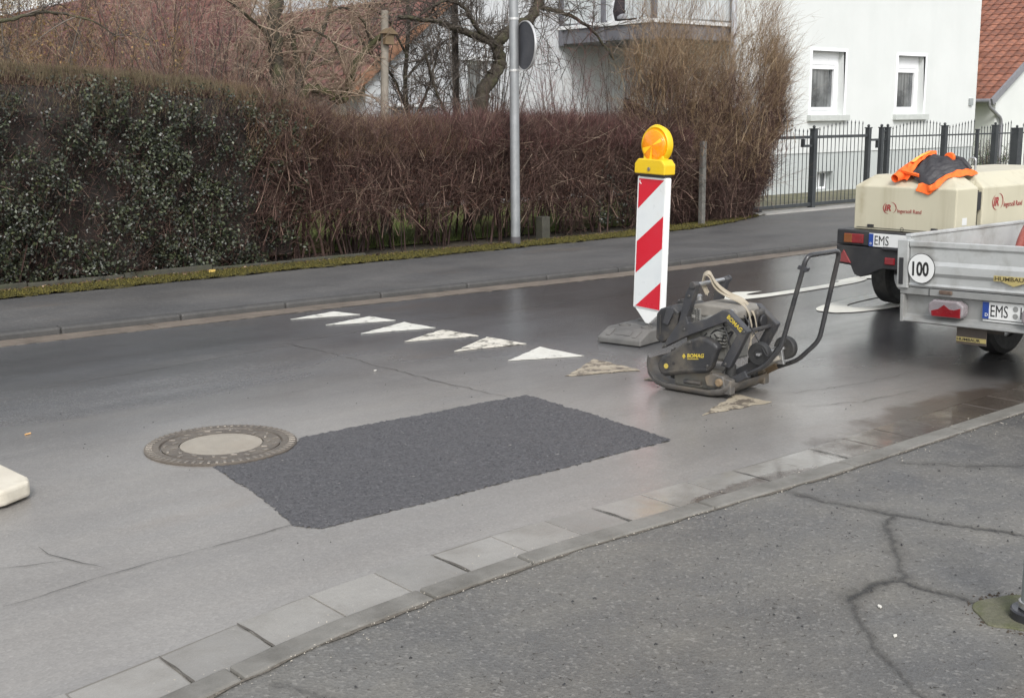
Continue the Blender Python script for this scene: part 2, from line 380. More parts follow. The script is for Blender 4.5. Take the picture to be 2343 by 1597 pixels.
run_block('gutter_strip', x-.295, 70, lambda t: kfar(t)-.268, lambda t: kfar(t)-.004, -.05, .003, M_FGUT, fgut, 0, 0, 20)
for x0 in (-20,):
    run_block('kerb_strip', x0, 1.395, lambda t: kfar(t)+.002, lambda t: kfar(t)+.125, -.05, .056, M_FKERB, fkerb, .012, 0, 8)
    run_block('gutter_strip', x0, 1.095, lambda t: kfar(t)-.268, lambda t: kfar(t)-.004, -.05, .003, M_FGUT, fgut, 0, 0, 8)

# moss verge and garden ground behind it
def mossz(x, y):
    return .052 + .02*abs(math.sin(7.3*x + 3*math.sin(2.1*y*3))*math.sin(19*y + 5*x)) + .012*math.sin(31*x)*math.sin(27*y)
moss = strip('moss_verge', 0, 16.2, .05, lambda x: pedge(x) + .03*math.sin(5*x) + .02*math.sin(13*x), lambda x: 12.26 if x < 14 else max(12.26, pedge(x)+.16), mossz, M_MOSS, kind='stuff', nb=9)
tag(moss, 'yellow green moss along the back edge of the far pavement', 'moss')
n_ = 16000; xs_ = rng.uniform(2, 16, n_); pe_ = np.array([pedge(t) for t in xs_]); v_ = rng.beta(1.1, 1.3, n_); P = np.stack([xs_, pe_ - .03 + v_*.46, .062 + .02*rng.uniform(size=n_)], 1)
V, F = twig_arrays(P, rvec(n_, .7) + [0, 0, 1], rng.uniform(.012, .035, n_), .006, None, 1, 3, .8)
nm_ = NT('moss_tuft'); r_ = nm_.island(); nm_.base(nm_.mix(r_, (.035, .034, .006), (.13, .108, .018))); nm_.rough(.9)
tag(np_mesh('moss_tufts', V, F, nm_.m), 'fuzzy moss tufts on the verge below the hedges', 'moss', kind='stuff')
garden = strip('garden_ground', -20, 80, 1, lambda x: pedge(x)+.03, lambda x: 13.0, .045, M_SOIL)
lawn = strip('lawn', -20, 80, 2, lambda x: 13.0, lambda x: 60, .06, M_LAWN)

# ---- road paint, cracks, patch: parts of the road
def paint_mat(name, c1, c2, worn, wc):
    n = NT(name); c = n.mix(n.rng(n.noise(9, 6), .3, .7), c1, c2)
    w_ = n.rng(n.noise(11, 10, .75), worn, worn+.05); n.base(n.mix(w_, wc, c)); n.rough(.55); n.bump(n.noise(120, 4), .4, .003); return n.m
M_PAINT = paint_mat('road_paint_white', (.52, .51, .465), (.64, .63, .58), .385, (.2, .19, .17))
M_PAINTC = paint_mat('road_paint_cracked', (.53, .50, .43), (.64, .61, .54), .43, (.13, .12, .1))
M_PAINTB = paint_mat('road_paint_buried', (.27, .23, .17), (.40, .35, .27), .45, (.12, .10, .08))
M_PAINT30 = paint_mat('road_paint_number', (.56, .55, .49), (.66, .65, .59), .22, (.3, .29, .26))
def flat(name, poly, z, m, parent, jit=.006, sub=.05, th=.003):
    q = []
    for i in range(len(poly)):
        a, b = Vector(poly[i]), Vector(poly[(i+1) % len(poly)]); k = max(1, int((b-a).length/sub))
        for j in range(k):
            p = a.lerp(b, j/k); q.append((p.x + random.uniform(-jit, jit), p.y + random.uniform(-jit, jit)))
    b = MB(); n = len(q); b.add([(p[0], p[1], z) for p in q] + [(p[0], p[1], z-th) for p in q], [tuple(range(n))] + [(i, (i+1) % n, n+(i+1) % n, n+i) for i in range(n)])
    return b.build(name, m, parent)
teeth = [[(5.12, 9.05), (5.62, 9.16), (5.7, 8.86)], [(5.2, 8.59), (5.71, 8.72), (5.75, 8.38)], [(5.18, 8.04), (5.75, 8.26), (5.78, 7.86)],
         [(5.24, 7.52), (5.77, 7.75), (5.81, 7.33)], [(5.28, 6.95), (5.83, 7.24), (5.86, 6.82)], [(5.35, 6.41), (5.85, 6.65), (5.85, 6.18)],
         [(5.3, 5.76), (5.83, 6.04), (5.79, 5.56)], [(5.60, 5.33), (5.76, 5.38), (5.77, 5.05)], [(5.143, 4.455), (5.703, 4.66), (5.70, 4.40)]]
tl = [None, None, None, 'painted triangle with a cracked dirty lower edge', 'painted triangle broken by two cracks', None, 'painted triangle dusted over with brown grit', None, 'worn brownish painted triangle below the plate compactor']
for t, l in zip(teeth, tl):
    k = teeth.index(t)
    o = flat('painted_triangle', t, .006, M_PAINTB if k in (6, 7, 8) else (M_PAINTC if k in (3, 4) else M_PAINT), road, .007 if k < 6 else .012)
    if l: o['label'] = l
def numeral_ring(cx, cy, a, hw, ai, hwi, t0, t1, n_, z, label):
    """stretched road numeral: band between an outer and an inner rounded loop"""
    V = []
    for k in range(n_+1):
        t = R(t0 + (t1-t0)*k/n_); c_, s_ = math.cos(t), math.sin(t); e = .72
        f_ = lambda q: math.copysign(abs(q)**e, q); jx = random.uniform(-.006, .006)
        V += [(cx + a*f_(c_) + jx, cy + hw*f_(s_) + jx*.5, z), (cx + ai*f_(c_), cy + hwi*f_(s_), z)]
    o = MB().add(V, [(2*k, 2*k+2, 2*k+3, 2*k+1) for k in range(n_)]).build('painted_numeral', M_PAINT30, road); o['label'] = label
numeral_ring(10.75, 6.21, 2.0, .325, 1.6, .185, 0, 360, 72, .006, 'cream painted road numeral 0, mostly under the compressor')
numeral_ring(9.78, 7.30, 1.13, .22, .72, .075, 118, 372, 48, .006, 'near bowl of the cream painted road numeral 3')
numeral_ring(11.95, 7.30, 1.1, .22, .72, .075, 172, 420, 48, .0085, 'far bowl of the cream painted road numeral 3 behind the compressor')

M_RCRACK = pm('road_crack_dirt', (.035, .032, .028), (.08, .074, .065), .8, 20)
crack([(4.56, 8.137), (4.955, 8.11), (5.6, 8.2), (6.2, 8.157), (7.4, 8.146), (9.2, 8.2)], 0.0072, road, .0045, m=M_RCRACK)
crack([(4.543, 8.11), (4.575, 7.26), (4.567, 6.274), (4.609, 5.8), (4.62, 5.55)], 0.0072, road, .0045, m=M_RCRACK)
crack([(2.2, 7.75), (3.2, 7.82), (4.5, 8.0)], 0.0056, road, .0045, .01, m=M_RCRACK)
crack([(1.503, 4.778), (1.506, 4.663), (1.541, 4.549), (1.63, 4.378)], 0.0056, road, .0045, m=M_RCRACK)
crack([(1.3, 4.66), (1.42, 4.6), (1.54, 4.55)], 0.0048, road, .0045, m=M_RCRACK)
crack([(1.2, 4.24), (1.507, 4.279), (1.706, 4.311), (1.976, 4.313), (2.467, 4.337)], 0.0048, road, .0045, .008, m=M_RCRACK)
crack([(7.0, 8.9), (7.7, 8.6), (8.3, 8.55)], 0.0048, road, .0045, m=M_RCRACK)
crack([(5.75, 4.2), (6.1, 4.05), (6.6, 3.98)], 0.0056, road, .0045, m=M_RCRACK)
crack([(5.9, 4.5), (6.4, 4.35), (7.0, 4.3)], 0.0048, road, .0045, m=M_RCRACK)
# near pavement surface: a fine sheet with the cracks as real grooves
PC = [([(4.289, 3.151), (4.377, 2.721), (4.533, 2.224), (4.7, 1.7)], 1.0), ([(4.366, 2.708), (4.106, 2.581), (3.95, 2.44), (3.807, 2.286), (3.76, 2.295)], .8),
      ([(3.9, 1.80), (3.769, 2.007), (3.75, 2.15), (3.764, 2.295), (3.63, 2.32), (3.546, 2.296), (3.468, 2.323)], 1.1), ([(3.467, 2.313), (3.331, 2.185), (3.112, 1.941), (3.0, 1.7)], .7), ([(5.1, 3.12), (5.3, 2.86), (5.5, 2.7)], .7),
      ([(1.62, 3.05), (1.75, 2.7), (1.7, 2.4)], .45)]
sg_ = .011; ax = np.arange(.6, 7.4, sg_); ay = np.linspace(0, 1, 190); AX, AT = np.meshgrid(ax, ay, indexing='ij'); KN = np.array([knear(t) for t in ax])[:, None] - .118; AY = 1.15 + (KN - 1.15)*AT
def vnoise(x, y, f, seed):
    r_ = np.random.default_rng(seed).uniform(-1, 1, (64, 64)); u, v_ = x*f, y*f; i0 = np.floor(u).astype(int); j0 = np.floor(v_).astype(int); fu = u-i0; fv = v_-j0; fu = fu*fu*(3-2*fu); fv = fv*fv*(3-2*fv)
    q = lambda a, b: r_[a % 64, b % 64]
    return (q(i0, j0)*(1-fu) + q(i0+1, j0)*fu)*(1-fv) + (q(i0, j0+1)*(1-fu) + q(i0+1, j0+1)*fu)*fv
WX = AX + .022*vnoise(AX, AY, 9, 1) + .010*vnoise(AX, AY, 31, 2) + .005*vnoise(AX, AY, 70, 9); WY = AY + .022*vnoise(AX, AY, 9, 3) + .010*vnoise(AX, AY, 31, 4) + .005*vnoise(AX, AY, 70, 8)
core = np.zeros_like(AX); band = np.zeros_like(AX)
for pts_, st_c in PC:
    for k in range(len(pts_)-1):
        a_, b_ = np.array(pts_[k]), np.array(pts_[k+1]); ab = b_-a_; t = np.clip(((WX-a_[0])*ab[0] + (WY-a_[1])*ab[1])/(ab@ab), 0, 1); d = np.hypot(WX-a_[0]-t*ab[0], WY-a_[1]-t*ab[1])
        wv = .010*(1 + .45*vnoise(AX, AY, 6, 5)); core = np.maximum(core, .82*st_c*np.exp(-(d/wv)**2)); band = np.maximum(band, st_c*np.exp(-(d/(.030*(1 + .6*vnoise(AX, AY, 4, 6))))**2))
AZ = .0230 - .005*core - .0015*band + .0012*vnoise(AX, AY, 3, 7) + rng.normal(size=AX.shape)*.0005
idx = np.arange(AX.size).reshape(AX.shape); F4 = np.stack([idx[:-1, :-1], idx[1:, :-1], idx[1:, 1:], idx[:-1, 1:]], -1).reshape(-1, 4)
ps = np_mesh('pavement_surface', np.stack([AX.ravel(), AY.ravel(), AZ.ravel()], 1), F4, M_PAVE, pave, True)
ca_ = ps.data.color_attributes.new('crack', 'FLOAT_COLOR', 'POINT'); ca_.data.foreach_set('color', np.stack([np.clip(core, 0, 1).ravel(), np.clip(band, 0, 1).ravel(), np.zeros(AX.size), np.ones(AX.size)], 1).astype(np.float32).ravel())
M_GRIT = pm('joint_grit', (.06, .052, .042), (.16, .14, .115), .85, 60, .8, 120)
crack([(x, knear(x)-.122) for x in np.arange(.6, 9, .12)], .022, pave, .0265, .006, 'dirt_seam', M_GRIT)
crack([(x, kfar(x)-.27) for x in np.arange(1, 16, .2)], .012, road, .0045, .008, 'dirt_seam', M_GRIT)

# fresh asphalt patch, grain as real relief
pp = [(4.76, 5.53), (4.72, 5.0), (4.64, 4.2), (3.6, 4.2), (2.49, 4.21), (2.42, 4.33), (2.52, 4.9), (2.56, 5.37), (3.0, 5.4), (3.19, 5.58), (4.0, 5.56)]
def inside(px_, py_, poly):
    c = np.zeros(px_.shape, bool); n = len(poly)
    for i in range(n):
        x1, y1 = poly[i]; x2, y2 = poly[(i+1) % n]
        c ^= ((y1 > py_) != (y2 > py_)) & (px_ < (x2-x1)*(py_-y1)/(y2-y1+1e-12) + x1)
    return c
st = .0085; gx = np.arange(2.38, 4.82, st); gy = np.arange(4.15, 5.62, st); GX, GY = np.meshgrid(gx, gy, indexing='ij')
wob = .005*np.sin(GX*8 + 3*np.sin(GY*5)) + rng.normal(size=GX.shape)*.003
ins = inside(GX + wob, GY + np.roll(wob, 7, 0), pp) & ((GX-2.79)**2 + (GY-5.71)**2 > .385**2)
hz = rng.normal(size=GX.shape); k3 = lambda a: (a + np.roll(a, 1, 0) + np.roll(a, -1, 0) + np.roll(a, 1, 1) + np.roll(a, -1, 1))/5
hz = .0012*hz + .003*k3(hz) + .005*k3(k3(rng.normal(size=GX.shape)))
soft = k3(k3(k3(k3(ins.astype(float)))))
Z = .005 + hz*.8 - .009*(1-soft)
idx = np.arange(GX.size).reshape(GX.shape)
cell = ins[:-1, :-1] & ins[1:, :-1] & ins[1:, 1:] & ins[:-1, 1:]
F4 = np.stack([idx[:-1, :-1], idx[1:, :-1], idx[1:, 1:], idx[:-1, 1:]], -1)[cell]
n = NT('fresh_asphalt'); c = n.mix(n.rng(n.noise(85, 4, .95), .36, .66), (.016, .016, .018), (.125, .122, .128))
c = n.mix(n.math('MULTIPLY', n.rng(n.noise(2.3, 5), .45, .7), .4), c, (.075, .072, .074)); n.base(c); n.rough(.5); n.spec(.45); n.bump(n.noise(220, 2, .8), .6, .004)
used = np.unique(F4); remap = np.full(GX.size, -1); remap[used] = np.arange(len(used))
patch = np_mesh('asphalt_patch', np.stack([GX.ravel()[used], GY.ravel()[used], Z.ravel()[used]], 1), remap[F4], n.m, road)
patch['label'] = 'fresh dark asphalt patch beside the manhole'
def crumbs(name, n_, area, size, z, m, parent=None, label=None, cat=None):
    """irregular little stones"""
    V = []; F = []
    t = np.array([[1, 0, -.4], [-.5, .87, -.4], [-.5, -.87, -.4], [0, 0, 1.0], [.4, .5, .3], [-.6, 0, .35]])
    f = [(0, 4, 3), (4, 1, 3), (1, 5, 3), (5, 2, 3), (2, 0, 3), (0, 1, 4), (1, 2, 5)]
    for i in range(n_):
        p = area(); s = size()*1.0; a = random.uniform(0, 6.28); ca, sa = math.cos(a), math.sin(a); sq = np.array([s*random.uniform(.7, 1.5), s*random.uniform(.6, 1), s*random.uniform(.4, .8)])
        q = t*sq; q = np.stack([q[:, 0]*ca - q[:, 1]*sa, q[:, 0]*sa + q[:, 1]*ca, q[:, 2] + sq[2]*.35], 1) + np.array([p[0], p[1], z])
        F += [[len(V)*6 + k for k in ff] for ff in f]; V.append(q)
    o = np_mesh(name, np.concatenate(V), np.array(F), m, parent); o['kind'] = 'stuff'
    if label: o['label'] = label
    if cat: o['category'] = cat
    return o
M_CRUMB = pm('asphalt_crumb', (.012, .012, .013), (.03, .03, .032), .6, 30)
def on_pave():
    while True:
        x_ = random.uniform(.3, 6.5); y_ = random.uniform(.9, 3.2)
        if y_ < knear(x_)-.14 and random.random() < .25 + .75*max(0, min(1, (x_-1.2)/2.4)): return x_, y_
crumbs('asphalt_crumbs', 620, on_pave, lambda: random.choice([.0022, .0028, .0035, .0045, .007]), .0235, M_CRUMB, None, 'black asphalt crumbs strewn over the near pavement', 'grit')
crumbs('patch_crumbs', 170, lambda: (random.uniform(2.2, 6.4), random.uniform(3.75, 7.2)), lambda: random.choice([.0025, .0035, .005]), .001, M_CRUMB, None, 'black asphalt crumbs scattered on the road round the patch', 'grit')
M_PALEGRIT = pm('pale_grit', (.3, .27, .22), (.5, .46, .4), .7, 30)
crumbs('pale_grit', 800, lambda: ((lambda x_: (x_, knear(x_) + random.gauss(-.09, .06)))(random.uniform(1, 6.4))), lambda: random.choice([.002, .0028, .004]), .028, M_PALEGRIT, None, 'pale grit lying along the near kerb', 'grit')
def on_patch():
    while True:
        x_, y_ = random.uniform(2.45, 4.74), random.uniform(4.2, 5.56)
        if bool(inside(np.array([x_]), np.array([y_]), [(4.74, 5.5), (4.62, 4.22), (2.5, 4.23), (2.45, 4.33), (2.58, 5.35), (3.02, 5.38), (3.2, 5.55)])[0]) and (x_-2.79)**2 + (y_-5.71)**2 > .41**2: return x_, y_
nm_ = NT('patch_stone'); r_ = nm_.island(); nm_.base(nm_.mix(nm_.rng(r_, .55, 1.0), nm_.mix(nm_.rng(r_, 0, .5), (.014, .014, .016), (.06, .06, .064)), (.22, .215, .215))); nm_.rough(.5)
o = crumbs('patch_grain', 11000, on_patch, lambda: random.choice([.0015, .0018, .0022, .003]), .004, nm_.m, road); o['label'] = 'coarse stones in the fresh asphalt patch'
def hairs():
    n_ = 900; x_ = rng.uniform(.6, 4.8, n_); y_ = rng.uniform(.8, 3.1, n_); a = rng.uniform(0, 6.28, n_)
    P = np.stack([x_, y_, np.full(n_, .0245)], 1); D = np.stack([np.cos(a), np.sin(a), np.zeros(n_)], 1)
    V, F = twig_arrays(P, D, rng.uniform(.006, .02, n_), .0011, rvec(n_, .2)*[1, 1, 0], 2)
    o = np_mesh('pavement_litter', V, F, pm('litter', (.02, .018, .015), (.05, .04, .03), .8, 20)); tag(o, 'fine dark plant litter on the near pavement', 'litter', kind='stuff')
hairs()
# ------------------------------------------------------------------ street objects
def round_path(pts, rad=.03, n=5):
    pts = [Vector(p) for p in pts]; out = [pts[0]]
    for i in range(1, len(pts)-1):
        a, b, c = pts[i-1], pts[i], pts[i+1]; d1 = (a-b); d2 = (c-b); r_ = min(rad, d1.length*.45, d2.length*.45)
        p0 = b + d1.normalized()*r_; p1 = b + d2.normalized()*r_
        for k in range(n+1):
            t = k/n; out.append(p0*(1-t)**2 + b*2*t*(1-t) + p1*t*t)
    out.append(pts[-1]); return out

M_IRON = pm('cast_iron', (.07, .058, .047), (.12, .10, .08), .5, 14, .6, 90, spec=.6, dirt=(.17, .145, .115), damt=.6)
M_STUD = pm('polished_iron', (.17, .15, .125), (.27, .24, .21), .35, 20, .3, 90, metal=.4)
M_CONC = pm('manhole_concrete', (.25, .225, .188), (.31, .28, .235), .75, 9, .5, 110, dirt=(.24, .2, .16), damt=.4)
# manhole
mh = empty('manhole', (2.79, 5.71, 0), R(12), 'round cast iron manhole with pale concrete centre beside the asphalt patch', 'manhole')
b = MB(); b.lathe([(.392, -.02), (.392, .010), (.386, .014), (.318, .014), (.314, .004), (.310, .004), (.31, -.02)], (0, 0, 0), 'z', 72); b.build('frame', M_IRON, mh, 0, 30)
b = MB(); b.lathe([(.305, -.02), (.305, .011), (.218, .011), (.214, -.02)], (0, 0, 0), 'z', 72); cover = b.build('cover', M_IRON, mh, 0, 30)
b = MB(); b.lathe([(.212, -.02), (.212, .010), (.12, .012), (.0, .013)], (0, 0, 0), 'z', 56); b.build('concrete_filling', M_CONC, mh, 0, 30)
b = MB(); b.box((-.017, -.0075, 0), (.017, .0075, .006)); s0 = b.build('stud', M_STUD, mh, .002)
for k in range(60):
    a = 2*math.pi*k/60; o = s0 if k == 0 else dup(s0, mh); rr = .367
    o.location = (rr*math.cos(a), rr*math.sin(a), .012); o.rotation_euler = (0, 0, a)
for k in range(30):
    a = 2*math.pi*(k+.5)/30; o = dup(s0, mh); rr = .285 if k % 2 else .245
    o.location = (rr*math.cos(a), rr*math.sin(a), .0095); o.rotation_euler = (0, 0, a + (1.2 if k % 3 else .3))

# pale footing corner reaching into the frame from the left
M_STONE = pm('pale_footing', (.5, .46, .38), (.6, .56, .48), .8, 12, .5, 70, dirt=(.35, .31, .25), damt=.5)
b = MB(); b.prism([(1.05, 5.33), (1.58, 5.37), (1.715, 5.45), (1.735, 5.52), (1.70, 5.95), (1.05, 5.95)], 2, .012, .088)
o = b.build('footing_slab', M_STONE, None, .018, seg=3); tag(o, 'pale stone slab lying on the road, cut off by the left edge', 'slab')
o.modifiers['bevel'].angle_limit = R(20)

# ---- warning beacon board with lamp
M_WPL = pm('white_plastic', (.72, .73, .72), (.8, .8, .79), .4, 4, dirt=(.5, .48, .44), damt=.25)
M_WSH = pm('white_sheeting', (.6, .63, .64), (.68, .7, .7), .35, 3, dirt=(.45, .45, .42), damt=.3)
M_RSH = pm('red_sheeting', (.50, .008, .022), (.58, .012, .032), .35, 3, dirt=(.35, .03, .04), damt=.25)
M_YEL = pm('yellow_plastic', (.66, .43, .008), (.74, .50, .012), .4, 6, dirt=(.45, .3, .03), damt=.35)
M_RUB = pm('recycled_rubber', (.085, .083, .08), (.13, .127, .122), .75, 10, .6, 90, dirt=(.17, .16, .145), damt=.4)
ft = empty('beacon_footplate', (6.345, 6.32, 0), R(12), 'grey recycled plastic footplate under the striped beacon', 'footplate')
b = MB(); b.prism([(0, .006), (0, .05), (.14, .108), (.66, .108), (.8, .05), (.8, .006)], 1, -.19, .19); b.build('body', M_RUB, ft, .01)
ang = math.atan2(.058, .14)
for sy in (-.115, .115):
    b = MB(); b.obox((.072, sy, .0835), (.05*math.cos(ang), 0, .05*math.sin(ang)), (0, .018, 0), (-.004*math.sin(ang), 0, .004*math.cos(ang))); b.build('rib', M_RUB, ft, .003)
b = MB(); b.obox((.07, 0, .082), (.028*math.cos(ang), 0, .028*math.sin(ang)), (0, .07, 0), (-.003*math.sin(ang), 0, .003*math.cos(ang))); b.build('raised_panel', M_RUB, ft, .003)
for sx, sy in ((.24, .1), (.24, -.1), (.52, .1), (.52, -.1)):
    b = MB(); b.lathe([(.045, 0), (.045, .014), (.03, .014), (.028, .002)], (sx, sy, .105), 'z', 24); b.build('socket_rim', M_RUB, ft, 0, 30)
bk = empty('striped_beacon', (6.62, 6.30, .07), 0, 'red and white striped warning beacon with amber lamp on top', 'beacon', rx=.036)
def P3(z): return z - .07
b = MB(); b.box((0, -.152, P3(.24)), (.052, .152, P3(1.24))); panel = b.build('panel', M_WPL, bk, .012, seg=3)
b = MB(); b.prism([(-.135, P3(.242)), (.135, P3(.242)), (.018, P3(.135)), (-.018, P3(.135))], 0, .006, .046); b.build('foot_wedge', M_WPL, bk, .005)
b = MB(); b.box((.01, -.02, -.0), (.042, .02, P3(.15))); b.build('foot_peg', M_RUB, bk, .003)
def UV(u, v): return (.131 - .262*u, P3(1.228 - (1.228-.252)*v))
b = MB(); b.prism([UV(0, 0), UV(1, 0), UV(1, 1), UV(0, 1)], 0, -.0015, .003); sh = b.build('sheeting', M_WSH, panel)
for poly in ([(.005, .005), (.975, .005), (.005, .235)], [(.995, .275), (.995, .52), (.005, .735), (.005, .49)], [(.995, .78), (.995, .995), (.04, .995)]):
    b = MB(); b.prism([UV(*p) for p in poly], 0, -.0032, 0); b.build('red_stripe', M_RSH, panel)
b = MB(); b.prism([UV(.03, .018), UV(.085, .018), UV(.05, .028), UV(.11, .043), UV(.095, .05), UV(.04, .034), UV(.03, .046)], 0, -.0046, -.0030); b.build('arrow_mark', M_WPL, panel)
b = MB(); b.box((-.003, -.125, P3(1.238)), (.075, .125, P3(1.262))); b.build('lamp_socket', pm('dark_grey_plastic', (.03, .03, .032), (.05, .05, .052), .5), bk, .003)
lamp = MB().prism([(-.152, P3(1.262)), (.152, P3(1.262)), (.152, P3(1.335)), (.118, P3(1.372)), (-.118, P3(1.372)), (-.152, P3(1.335))], 0, -.035, .085).build('lamp_housing', M_YEL, bk, .008)
b = MB(); b.lathe([(.014, -.006), (.012, -.010), (.0, -.010)], (-.034, 0, P3(1.30)), 'x', 20); b.build('lock', M_STUD, lamp, 0, 30)
lz = P3(1.475)
b = MB(); b.lathe([(.120, -.006), (.130, -.010), (.137, .0), (.137, .045), (.128, .055), (.112, .055), (.112, 0.0), (.120, -.006)], (.02, 0, lz), 'x', 48); b.build('lens_ring', M_YEL, lamp, 0, 35)
b = MB(); b.box((.0, -.10, P3(1.36)), (.06, .10, P3(1.40))); b.build('lamp_neck', M_YEL, lamp, .01)
n = NT('amber_lens'); cc = n.sep(); rad = n.math('SQRT', n.math('ADD', n.math('POWER', cc[1], 2.0), n.math('POWER', n.math('SUBTRACT', cc[2], lz-.012), 2.0)))
n.base((.95, .30, .001)); n.rough(.12); n.b.inputs['Subsurface Weight'].default_value = .15; n.b.inputs['Subsurface Radius'].default_value = (.05, .02, .002)
n.bump(n.math('SINE', n.math('MULTIPLY', rad, 620.0)), .5, .003); n.b.inputs['Coat Weight'].default_value = .25
b = MB()
prof = [(.118, .012), (.118, -.008), (.112, -.014), (.085, -.020), (.05, -.024), (.02, -.026), (0, -.0262)]
b.lathe(prof, (.012, 0, lz-.006), 'x', 48); b.build('amber_lens', n.m, lamp, 0, 60)
M_LSPOT = pm('lens_glint_yellow', (.95, .50, .01), (1, .62, .03), .15, 4)  # yellow wedges coloured as bright reflections on the lens
lens = bpy.data.objects['amber_lens']
for a, da, rr in ((28, 9, .095), (205, 14, .10), (262, 8, .10)):
    V = [(-.0185, 0, lz-.006)]; n_ = 5
    for k in range(n_+1):
        t = R(a - da + 2*da*k/n_); V.append((-.0105, -rr*math.cos(t), lz - .006 + rr*math.sin(t)))
    MB().add(V, [(0, k, k+1) for k in range(1, n_+1)]).build('lens_glint', M_LSPOT, lens)
b = MB(); b.tube([(.035, .118*math.cos(R(a)), lz + .015 + .122*math.sin(R(a))) for a in range(20, 161, 10)], .011, 8); b.build('carry_handle', M_YEL, lamp, 0, 60)

# ---- vibratory plate compactor (local x: near side to far side, y: towards its front)
M_BK = pm('charcoal_paint', (.03, .031, .035), (.052, .052, .057), .42, 7, .15, 60, dirt=(.15, .13, .10), dscale=6, damt=.35)
M_BKP = pm('black_plastic_dusty', (.018, .018, .02), (.034, .034, .036), .48, 7, .15, 60, dirt=(.17, .145, .11), dscale=5, damt=.42)
M_PLATE = pm('worn_steel_plate', (.085, .08, .075), (.16, .15, .14), .45, 9, .4, 60, metal=.3, dirt=(.24, .19, .13), dscale=5, damt=.7)
M_DIRT = pm('clayey_dirt', (.15, .105, .06), (.22, .16, .10), .85, 18, .8, 60, dirt=(.07, .055, .04), damt=.6)
M_STEEL = pm('bright_steel', (.4, .4, .4), (.55, .55, .55), .35, 15, metal=.8)
M_TUBE = pm('black_tube', (.02, .02, .022), (.04, .04, .042), .32, 9, coat=.2, dirt=(.2, .18, .15), damt=.2)
M_COVER = pm('dusty_grey_cover', (.15, .14, .125), (.23, .215, .19), .6, 8, .2, 60, dirt=(.42, .37, .29), damt=.55)
M_GREY = pm('engine_grey', (.16, .16, .15), (.24, .235, .22), .5, 10, .2, 60, dirt=(.3, .25, .18), damt=.5)
M_YTXT = pm('yellow_lettering', (.46, .34, .03), (.56, .43, .05), .6, 12, dirt=(.25, .2, .1), damt=.5)
M_STRAP = pm('cream_webbing', (.30, .26, .195), (.38, .335, .265), .85, 20, .5, 300, dirt=(.3, .25, .18), damt=.4)
M_TYRE = pm('black_rubber', (.016, .016, .017), (.03, .03, .03), .7, 12, .3, 60, dirt=(.09, .08, .065), damt=.3)
pc = empty('plate_compactor', (5.60, 4.60, 0), R(8), 'dark grey plate compactor with U handle standing on the road', 'compactor')
# base plate
secs = [(.655, .150, .15), (.635, .105, .19), (.60, .06, .225), (.54, .022, .245), (.46, .004, .25), (.3, .003, .25), (.14, .003, .25), (.06, .018, .24), (.02, .045, .225), (-.01, .085, .2)]
v = []; f = []; ws = [-1, -.93, -.8, -.4, 0, .4, .8, .93, 1]
for th in (0, .016):
    for l, z, hw in secs:
        for q in ws: v.append((.18 + q*hw, l, z + th + (.03 if abs(q) == 1 else .008 if abs(q) > .9 else 0)))
nw = len(ws); ns = len(secs); off = nw*ns
for i in range(ns-1):
    for j in range(nw-1):
        f.append((i*nw+j, i*nw+j+1, (i+1)*nw+j+1, (i+1)*nw+j)); f.append((off+i*nw+j, off+(i+1)*nw+j, off+(i+1)*nw+j+1, off+i*nw+j+1))
for i in range(ns-1):
    for j in (0, nw-1): f.append((i*nw+j, (i+1)*nw+j, off+(i+1)*nw+j, off+i*nw+j))
for j in range(nw-1):
    for i in (0, ns-1): f.append((i*nw+j, i*nw+j+1, off+i*nw+j+1, off+i*nw+j))
bp = MB().add(v, f).build('base_plate', M_PLATE, pc, 0, 40)
MB().box((.02, .13, .02), (.34, .45, .13)).build('exciter_housing', M_GREY, pc, .02)
MB().prism([(.03, .06), (.17, .06), (.19, .12), (.13, .155), (.05, .14)], 0, -.04, .03).build('mount_bracket', M_PLATE, pc, .012)
MB().cyl((-.06, .075, .10), (-.01, .075, .10), .024).build('rubber_mount', M_DIRT, pc, .006, 30)
MB().cyl((.06, .06, .11), (.06, .06, .2), .032).build('rubber_mount', M_TYRE, pc, .006, 30)
MB().cyl((.32, .06, .08), (.32, .06, .2), .032).build('rubber_mount', M_TYRE, pc, .006, 30)
MB().cyl((.06, .46, .06), (.06, .46, .24), .032).build('rubber_mount', M_TYRE, pc, .006, 30)
MB().cyl((.32, .46, .06), (.32, .46, .24), .032).build('rubber_mount', M_TYRE, pc, .006, 30)
MB().tube([(-.05, .32, .075), (-.05, .2, .078)], .014, 10).build('grease_pipe', M_BKP, pc, 0, 40)
MB().prism([(.0, .03), (.09, .03), (.10, .07), (.05, .13), (.0, .12)], 0, -.035, .02).build('hinge_bracket', M_PLATE, pc, .006)
MB().prism([(.0, .03), (.09, .03), (.10, .07), (.05, .13), (.0, .12)], 0, .36, .42).build('hinge_bracket', M_PLATE, pc, .006)
